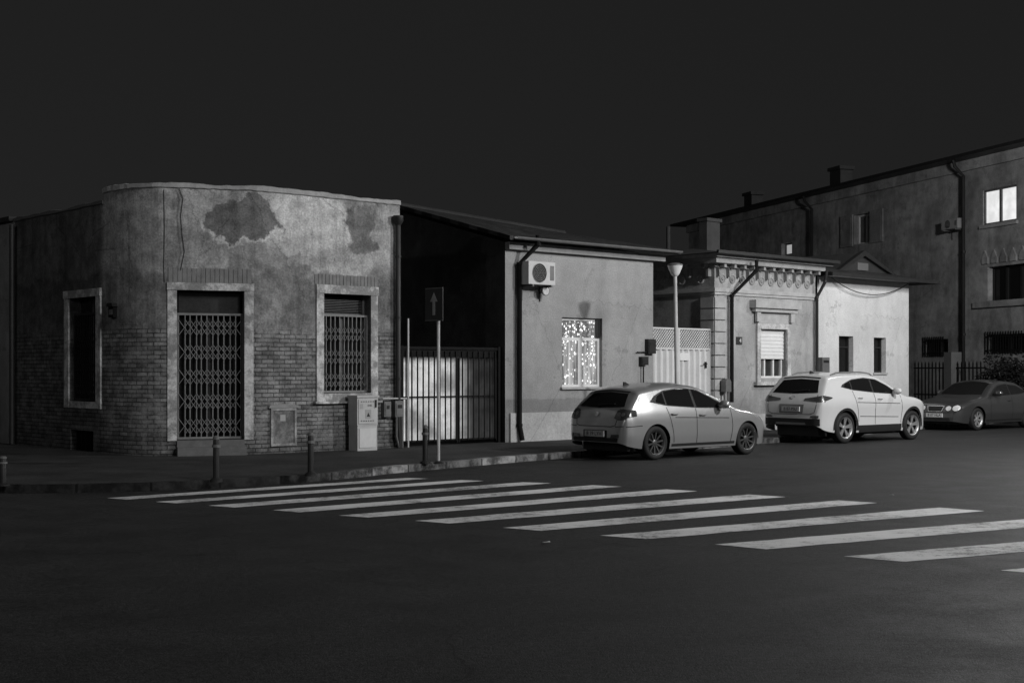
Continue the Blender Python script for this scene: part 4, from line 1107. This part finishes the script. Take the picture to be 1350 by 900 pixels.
def build_car(name, label, cat, loc, ang, sp, group=None):
    C = Car(sp); o = root(name, label, cat, loc, ang, group); F = RM[o.name]; xr = sp['xr']; r = sp['r']; hw = sp['hw']; wb = sp['wb']; Ra = sp['Ra']
    def done(m, nm, mat, par=o, lab=None, smooth=True):
        m.v = [F @ v for v in m.v]; return m.build(nm, M[mat], par, lab, smooth=smooth, sharp=50)
    sh = MB(); sh.v = list(C.shell.v); sh.f = list(C.shell.f); body = done(sh, 'body', sp['paint'], smooth=True)
    m = MB(); m.box(-xr+.25, sp['L']-xr-.3, -.6, .6, .17, .4); done(m, 'underbody', 'plastic_black', smooth=False)
    for xc in (0, wb):
        for sg in (-1, 1):
            m = MB(); n = 14; i = m.add([(xc-(Ra+.02)*math.cos(math.pi*k/n), sg*(hw-.06), r+(Ra+.02)*math.sin(math.pi*k/n)) for k in range(n+1)] + [(xc-(Ra+.02)*math.cos(math.pi*k/n), sg*(hw-.36), r+(Ra+.02)*math.sin(math.pi*k/n)) for k in range(n+1)])
            for k in range(n): m.f.append((i+k, i+k+1, i+n+1+k+1, i+n+1+k))
            m.f.append(tuple(i+n+1+k for k in range(n+1)))
            done(m, 'wheel_well', 'dark')
            Mx = Matrix.Translation((xc, sg*(hw-.13), r)) @ Matrix.Rotation(R(90*-sg), 4, 'X'); w_ = .105
            m = MB(); m.lathe([(.05, .0), (r*.66, .0), (r*.66, -w_), (r*.88, -w_*1.05), (r*.97, -w_*.85), (r, -w_*.6), (r, w_*.6), (r*.97, w_*.85), (r*.88, w_*1.05), (r*.72, w_*1.0), (r*.67, w_*.8), (r*.66, .0)], Mx, 36, False)
            wh = done(m, 'wheel', 'rubber')
            m = MB(); m.lathe([(r*.60, w_*.5), (r*.66, w_*.95), (r*.70, w_*1.02), (r*.66, w_*.90)], Mx, 36, False)
            m.lathe([(.001, w_*.75), (.04, w_*.75), (.065, w_*.6), (.065, w_*.2)], Mx, 16)
            ns = sp['spokes']
            for k in range(ns):
                t = 2*math.pi*k/ns + .2
                for da in sp['double']:
                    ta = t+da; cs, sn = math.cos(ta), math.sin(ta); wa, wbp = sp['sw'][0], sp['sw'][1]
                    P = []
                    for rr, ww, hh in ((.04, wa, w_*.62), (r*.66, wbp, w_*.82)):
                        for q in (-1, 1):
                            P.append(Mx @ Vector((rr*cs-q*ww*sn, rr*sn+q*ww*cs, hh))); P.append(Mx @ Vector((rr*cs-q*ww*sn, rr*sn+q*ww*cs, hh-.03)))
                    i = m.add(P)
                    for q in ((0,2,6,4),(1,5,7,3),(0,4,5,1),(2,3,7,6)): m.f.append(tuple(i+z for z in q))
            done(m, 'rim', sp['rim'], wh)
    for mode in 'RL':
        m = MB(); C.patch(m, mode, *sp['trim'], .004, 30, 8); done(m, 'window_trim', 'plastic_black', body)
        for b in sp['panes']:
            m = MB(); C.patch(m, mode, *b, .009, 14, 8); done(m, 'side_window', 'glass')
        for sm in sp['seams']:
            m = MB(); C.strip(m, mode, sm, .014, .003); done(m, 'door_seam', 'ink', body)
        for hx, hz in sp['handles']:
            m = MB(); p = C.cast(mode, hx, hz, .02); sg = -1 if mode == 'R' else 1
            m.tube([p+Vector((-.09, -sg*.02, 0)), p+Vector((-.07, sg*.012, .004)), p+Vector((.07, sg*.012, .004)), p+Vector((.09, -sg*.02, 0))], .014, 6); done(m, 'door_handle', sp.get('handle_mat', sp['paint']))
        mx, mz = sp['mirror']; p = C.cast(mode, mx, mz, .0); sg = -1 if mode == 'R' else 1; m = MB()
        Mx = Matrix.Translation(p+Vector((0, sg*.14, .05))) @ Matrix.Diagonal((.09, .13, .085, 1))
        m.lathe([(math.sin(math.pi*k/8)+.001, -math.cos(math.pi*k/8)) for k in range(9)], Mx, 14); m.box(p.x-.03, p.x+.03, min(p.y-sg*.02, p.y+sg*.1), max(p.y-sg*.02, p.y+sg*.1), p.z-.03, p.z+.01)
        done(m, 'mirror', sp['paint'])
        m = MB()
        if sp.get('clad'):
            for xc in (xr, xr+wb):
                n = 22; ins, outs = [], []
                for k in range(n+1):
                    t = math.pi*(k/n*1.06-.03); ins.append((xc-(Ra+.003)*math.cos(t), r+(Ra+.003)*math.sin(t))); outs.append((xc-(Ra+.06)*math.cos(t), r+(Ra+.06)*math.sin(t)))
                m = MB(); C.patch(m, mode, ins, outs, .012, n, 2); done(m, 'arch_cladding', 'plastic_black', body)
            m = MB(); C.patch(m, mode, [(xr+Ra, .24), (xr+wb-Ra, .24)], [(xr+Ra, .41), (xr+wb-Ra, .41)], .012, 20, 3)
            done(m, 'sill_cladding', 'plastic_black', body)
        else:
            C.strip(m, mode, [(xr+Ra+.05, .27), (xr+wb-Ra-.05, .27)], .05, .006); done(m, 'sill', 'plastic_black', body)
        for t in sp['tails']:
            m = MB(); sg = -1 if mode == 'R' else 1
            C.patch(m, 'B', [(sg*y, z) for y, z in t[0]], [(sg*y, z) for y, z in t[1]], .008, 10, 6)
            if len(t) > 2: C.patch(m, mode, t[2], t[3], .008, 8, 6)
            tl = done(m, 'taillight', 'lamp_red')
            for q in sp.get('tail_bulbs', []):
                bb, tt_ = ell(sg*q[0], q[1], q[2], q[2]*.9); m = MB(); C.patch(m, 'B', bb, tt_, .014, 10, 4); done(m, 'lens', 'metal_grey', tl)
        for t in sp.get('rear_extra', []):
            m = MB(); sg = -1 if mode == 'R' else 1
            C.patch(m, 'B', [(sg*y, z) for y, z in t[0]], [(sg*y, z) for y, z in t[1]], .016, 8, 4); done(m, t[2], t[3])
        for t in sp['heads']:
            sg = -1 if mode == 'R' else 1
            if len(t) > 2:
                m = MB(); C.patch(m, 'F', [(sg*y, z) for y, z in t[2]], [(sg*y, z) for y, z in t[3]], .005, 12, 6); done(m, 'headlight_surround', 'plastic_black')
            m = MB(); C.patch(m, 'F', [(sg*y, z) for y, z in t[0]], [(sg*y, z) for y, z in t[1]], .010, 10, 6); done(m, 'headlight', 'lamp_clear')
    for nm, mode, b, t, off, mat in sp['patches']:
        m = MB(); C.patch(m, mode, b, t, off, 22, 8); done(m, nm, mat)
    for nm, mode, pts, w_, off, mat in sp['strips']:
        m = MB(); C.strip(m, mode, pts, w_, off); done(m, nm, mat, body)
    for mode, z, txt in sp['plates']:
        p = C.cast(mode, 0, z, .0); sg = -1 if mode == 'B' else 1
        m = MB(); m.box(min(p.x, p.x+sg*.03), max(p.x, p.x+sg*.03), -.26, .26, z-.055, z+.055); pl = done(m, 'number_plate', 'plate', smooth=False)
        Ft = F @ Matrix.Translation((p.x+sg*.032, 0, z)) @ Matrix.Rotation(R(90*sg), 4, 'Z') @ Matrix.Rotation(R(90), 4, 'X')
        text(txt, .105, Ft, 'lettering', M['ink'], pl, .001)
    if sp.get('rails'):
        for sg in (-1, 1):
            m = MB(); P = []
            for k in range(9):
                x = .75+(2.45-.75)*k/8; h = C.cast('T', x, sg*.56, 0); P.append(h+Vector((0, 0, .04 if 0 < k < 8 else .0)))
            m.tube(P, .018, 6); done(m, 'roof_rail', 'metal_grey')
    p = C.cast('T', sp['fin'], 0, 0); m = MB(); m.prism([(p.x-.1, p.z-.01), (p.x+.1, p.z-.01), (p.x-.06, p.z+.06), (p.x-.09, p.z+.06)], -.015, .015); done(m, 'aerial', 'plastic_black', smooth=False)
    if sp.get('wiper'):
        m = MB(); P = [C.cast('B', y, z, .03) for y, z in sp['wiper']]; m.tube(P, .012, 5); done(m, 'wiper', 'ink')
    return o

hatch = dict(L=4.34, xr=.80, wb=2.64, r=.325, Ra=.362, hw=.865, paint='paint_silver', rim='rim_dark', spokes=10, double=(0,), sw=(.012, .016), rc=.11, rw=.16, crown=.05,
    top=[(0,.58),(.012,.68),(.04,.80),(.07,.89),(.11,.975),(.18,1.05),(.33,1.20),(.43,1.29),(.47,1.335),(.51,1.358),(.68,1.39),(.98,1.43),(1.35,1.46),(1.75,1.465),(2.08,1.435),(2.55,1.275),(3.0,1.07),(3.16,1.01),(3.64,.93),(3.99,.83),(4.21,.69),(4.34,.5)],
    plan=[(0,.60),(.03,.69),(.10,.77),(.3,.84),(.8,.875),(1.5,.8775),(3.0,.875),(3.55,.86),(3.86,.80),(4.10,.70),(4.25,.56),(4.34,.38)],
    bot=[(0,.34),(.15,.27),(.5,.22),(1.2,.2),(3.2,.2),(4.0,.2),(4.34,.28)],
    g=[(.15,.93),(.28,.965),(.5,1.0),(.72,.995),(.86,.97),(.95,.94),(1.08,.875),(1.47,.66)],
    trim=([(.70,1.10),(1.10,1.025),(1.95,.97),(2.9,.95)], [(.88,1.22),(1.15,1.315),(1.65,1.36),(2.08,1.325),(2.45,1.175),(2.9,.97)]),
    panes=[([(.86,1.10),(1.10,1.05)], [(.95,1.21),(1.10,1.27)]), ([(1.15,1.04),(1.88,.99)], [(1.15,1.285),(1.45,1.33),(1.88,1.335)]), ([(1.95,.985),(2.78,.97)], [(1.95,1.33),(2.10,1.30),(2.41,1.165),(2.78,.985)])],
    seams=[[(1.91,.965),(1.90,.6),(1.91,.25)], [(2.92,.94),(2.95,.6),(2.90,.27)], [(1.10,1.0),(1.16,.8),(1.23,.55),(1.27,.32)], [(.08,.64),(.42,.66)], [(1.30,.80),(2.85,.76)]],
    handles=[(1.28,.86),(2.07,.83)], mirror=(2.60,.98),
    tails=[([(.47,.80),(.59,.76),(.755,.78)], [(.51,.94),(.61,.975),(.735,.955)], [(.07,.80),(.30,.84)], [(.15,.96),(.31,.95)])], tail_bulbs=[(.575,.87,.045), (.68,.87,.04)],
    rear_extra=[([(.42,.42),(.64,.44)], [(.45,.49),(.64,.50)], 'reflector', 'lamp_red')],
    heads=[([(.45,.62),(.75,.66)], [(.5,.72),(.78,.76)])],
    patches=[('rear_window', 'B', [(-.61,1.01),(0,.99),(.61,1.01)], [(-.48,1.255),(0,1.285),(.48,1.255)], .009, 'glass'), ('windscreen', 'T', [(2.18,-.5),(2.15,0),(2.18,.5)], [(2.90,-.63),(3.0,0),(2.90,.63)], .008, 'glass'),
             ('lower_bumper', 'B', [(-.60,.35),(.60,.35)], [(-.62,.43),(.62,.43)], .01, 'plastic_black'), ('plate_recess', 'B', [(-.32,.43),(.32,.43)], [(-.32,.57),(.32,.57)], .005, 'plastic_black'), ('badge', 'B', *ell(0,.87,.05,.04), .016, 'chrome')],
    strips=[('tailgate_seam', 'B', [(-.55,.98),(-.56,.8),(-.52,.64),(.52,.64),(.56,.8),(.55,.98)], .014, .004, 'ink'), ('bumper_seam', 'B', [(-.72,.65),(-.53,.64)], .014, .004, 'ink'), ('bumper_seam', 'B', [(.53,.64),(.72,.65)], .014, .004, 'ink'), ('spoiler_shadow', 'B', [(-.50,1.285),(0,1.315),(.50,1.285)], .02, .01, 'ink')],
    plates=[('B',.50,'B 39 LYH')], fin=.85, wiper=[(.05,1.03),(-.2,1.05),(-.36,1.06)])
suv = dict(L=4.475, xr=.90, wb=2.67, r=.36, Ra=.405, hw=.91, paint='paint_white', rim='rim_silver', spokes=5, double=(-.13,.13), sw=(.016, .02), rc=.10, rw=.14, crown=.04, clad=True, rails=True, handle_mat='paint_white',
    top=[(0,.74),(.015,.87),(.04,.97),(.08,1.07),(.13,1.16),(.25,1.32),(.38,1.475),(.43,1.55),(.47,1.585),(.62,1.61),(1.1,1.645),(1.8,1.655),(2.25,1.615),(2.75,1.42),(3.15,1.195),(3.32,1.135),(3.8,1.07),(4.2,.965),(4.38,.82),(4.475,.6)],
    plan=[(0,.72),(.03,.79),(.10,.855),(.3,.90),(.8,.92),(1.5,.925),(3.0,.92),(3.6,.91),(3.95,.87),(4.2,.78),(4.38,.62),(4.475,.42)],
    bot=[(0,.42),(.15,.32),(.5,.26),(1.2,.24),(3.2,.24),(4.1,.24),(4.475,.32)],
    g=[(.2,.94),(.35,.97),(.55,.975),(.72,.985),(.88,1.0),(1.0,.985),(1.1,.945),(1.22,.895),(1.65,.71)],
    trim=([(.84,1.31),(1.25,1.235),(2.1,1.165),(3.0,1.12)], [(.92,1.37),(1.3,1.485),(1.8,1.525),(2.25,1.485),(2.62,1.345),(3.0,1.135)]),
    panes=[([(.97,1.305),(1.2,1.265)], [(1.0,1.375),(1.2,1.44)]), ([(1.25,1.255),(1.98,1.195)], [(1.25,1.455),(1.6,1.495),(1.98,1.495)]), ([(2.05,1.19),(2.9,1.14)], [(2.05,1.49),(2.25,1.465),(2.58,1.34),(2.9,1.155)])],
    seams=[[(2.02,1.16),(2.01,.8),(2.02,.42)], [(3.05,1.1),(3.1,.75),(3.05,.43)], [(1.22,1.22),(1.27,.95),(1.34,.75),(1.38,.5)], [(1.3,.95),(3.0,.90)], [(1.42,.62),(2.95,.58)]],
    handles=[(1.44,1.05),(2.2,1.02)], mirror=(2.76,1.15),
    tails=[([(.34,1.0),(.6,.98),(.87,.965)], [(.36,1.05),(.6,1.08),(.83,1.12)], [(.08,.975),(.40,1.05)], [(.15,1.12),(.42,1.075)])],
    rear_extra=[([(.55,.60),(.78,.60)], [(.58,.65),(.78,.66)], 'reflector', 'lamp_red')],
    heads=[([(.45,.82),(.78,.88)], [(.5,.90),(.8,.95)])],
    patches=[('rear_window', 'B', [(-.66,1.18),(0,1.16),(.66,1.18)], [(-.52,1.47),(0,1.50),(.52,1.47)], .009, 'glass'), ('windscreen', 'T', [(2.40,-.56),(2.37,0),(2.40,.56)], [(3.03,-.69),(3.13,0),(3.03,.69)], .008, 'glass'),
             ('lower_bumper', 'B', [(-.80,.42),(.80,.42)], [(-.80,.585),(.80,.585)], .012, 'plastic_black'), ('skid_plate', 'B', [(-.45,.44),(.45,.44)], [(-.42,.49),(.42,.49)], .02, 'metal_grey'), ('badge', 'B', *ell(0,1.08,.065,.035), .016, 'chrome'),
             ('plate_recess', 'B', [(-.34,.70),(.34,.70)], [(-.36,.91),(.36,.91)], .005, 'metal_grey')],
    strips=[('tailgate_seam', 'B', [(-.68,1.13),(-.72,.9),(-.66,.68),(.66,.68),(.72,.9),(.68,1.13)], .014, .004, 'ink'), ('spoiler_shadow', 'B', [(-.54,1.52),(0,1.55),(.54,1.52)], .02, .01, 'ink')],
    plates=[('B',.80,'B 87 PSU')], fin=.8, wiper=[(.05,1.20),(-.2,1.22),(-.4,1.24)])
saloon = dict(L=4.62, xr=1.02, wb=2.74, r=.32, Ra=.365, hw=.875, paint='paint_dark', rim='rim_silver', spokes=7, double=(0,), sw=(.02, .03), rc=.11, rw=.14, crown=.045,
    top=[(0,.60),(.02,.72),(.05,.86),(.10,.97),(.2,1.0),(.75,1.05),(.95,1.1),(1.35,1.33),(1.6,1.40),(2.2,1.43),(2.6,1.38),(3.0,1.21),(3.38,1.0),(3.55,.96),(4.05,.88),(4.35,.80),(4.5,.74),(4.58,.62),(4.62,.48)],
    plan=[(0,.62),(.04,.72),(.12,.79),(.3,.84),(.8,.872),(1.5,.885),(3.0,.88),(3.6,.87),(4.0,.84),(4.3,.79),(4.5,.72),(4.62,.60)],
    bot=[(0,.34),(.15,.27),(.5,.22),(1.2,.2),(3.2,.2),(4.2,.2),(4.62,.26)],
    g=[(.15,.93),(.28,.965),(.5,1.0),(.72,.995),(.88,.965),(.97,.93),(1.08,.875),(1.45,.67)],
    trim=([(1.0,1.06),(1.5,1.0),(2.2,.98),(3.12,.955)], [(1.2,1.13),(1.5,1.255),(2.1,1.305),(2.5,1.27),(2.8,1.15),(3.12,.965)]),
    panes=[([(1.1,1.065),(1.95,1.0)], [(1.25,1.13),(1.52,1.245),(1.95,1.285)]), ([(2.02,.995),(3.0,.97)], [(2.02,1.29),(2.45,1.255),(2.75,1.14),(3.0,.985)])],
    seams=[[(1.98,.97),(1.97,.6),(1.98,.25)], [(3.1,.94),(3.14,.6),(3.1,.27)], [(1.15,1.0),(1.25,.8),(1.36,.5),(1.42,.32)]],
    handles=[(1.25,.86),(2.15,.83)], mirror=(2.85,.99),
    tails=[([(.5,.76),(.8,.78)], [(.5,.92),(.78,.92)])],
    heads=[(*ell(.63,.635,.10,.08), *ell(.63,.635,.125,.10)), (*ell(.41,.625,.085,.068), *ell(.41,.625,.10,.085))],
    patches=[('windscreen', 'T', [(2.68,-.55),(2.62,0),(2.68,.55)], [(3.28,-.66),(3.4,0),(3.28,.66)], .008, 'glass'), ('rear_window', 'T', [(1.02,-.6),(.98,0),(1.02,.6)], [(1.42,-.5),(1.45,0),(1.42,.5)], .008, 'glass'),
             ('grille_surround', 'F', [(-.22,.53),(.22,.53)], [(-.28,.70),(.28,.70)], .012, 'chrome'), ('grille', 'F', [(-.20,.545),(.20,.545)], [(-.25,.68),(.25,.68)], .018, 'plastic_black'), ('air_intake', 'F', [(-.5,.28),(.5,.28)], [(-.46,.36),(.46,.36)], .012, 'plastic_black')],
    strips=[('bonnet_seam', 'T', [(3.5,-.72),(4.1,-.64),(4.45,-.32)], .012, .004, 'ink'), ('bonnet_seam', 'T', [(3.5,.72),(4.1,.64),(4.45,.32)], .012, .004, 'ink'), ('bumper_seam', 'F', [(-.66,.52),(0,.50),(.66,.52)], .02, .006, 'ink')],
    plates=[('F',.43,'B 07 HLA')], fin=1.5)

def place(px, py, ang, hw, side, lx):
    g = ground(px, py); c, s_ = math.cos(ang), math.sin(ang); ly = side*(hw-.09)
    return Vector((g.x-(lx*c-ly*s_), g.y-(lx*s_+ly*c), 0))
ang = R(40); build_car('parked_car', 'silver five door hatchback parked at the kerb in front of the rendered house', 'car', place(862, 606, ang, .865, -1, 0), ang, hatch)
ang = R(39.5); build_car('parked_car', 'white sport utility car with black trim parked behind the silver hatchback', 'car', place(1112, 584, ang, .91, -1, 0), ang, suv)
ang = R(40+180); build_car('parked_car', 'dark grey saloon facing the camera beyond the white car', 'car', place(1287, 567, ang, .875, 1, 2.74), ang, saloon)
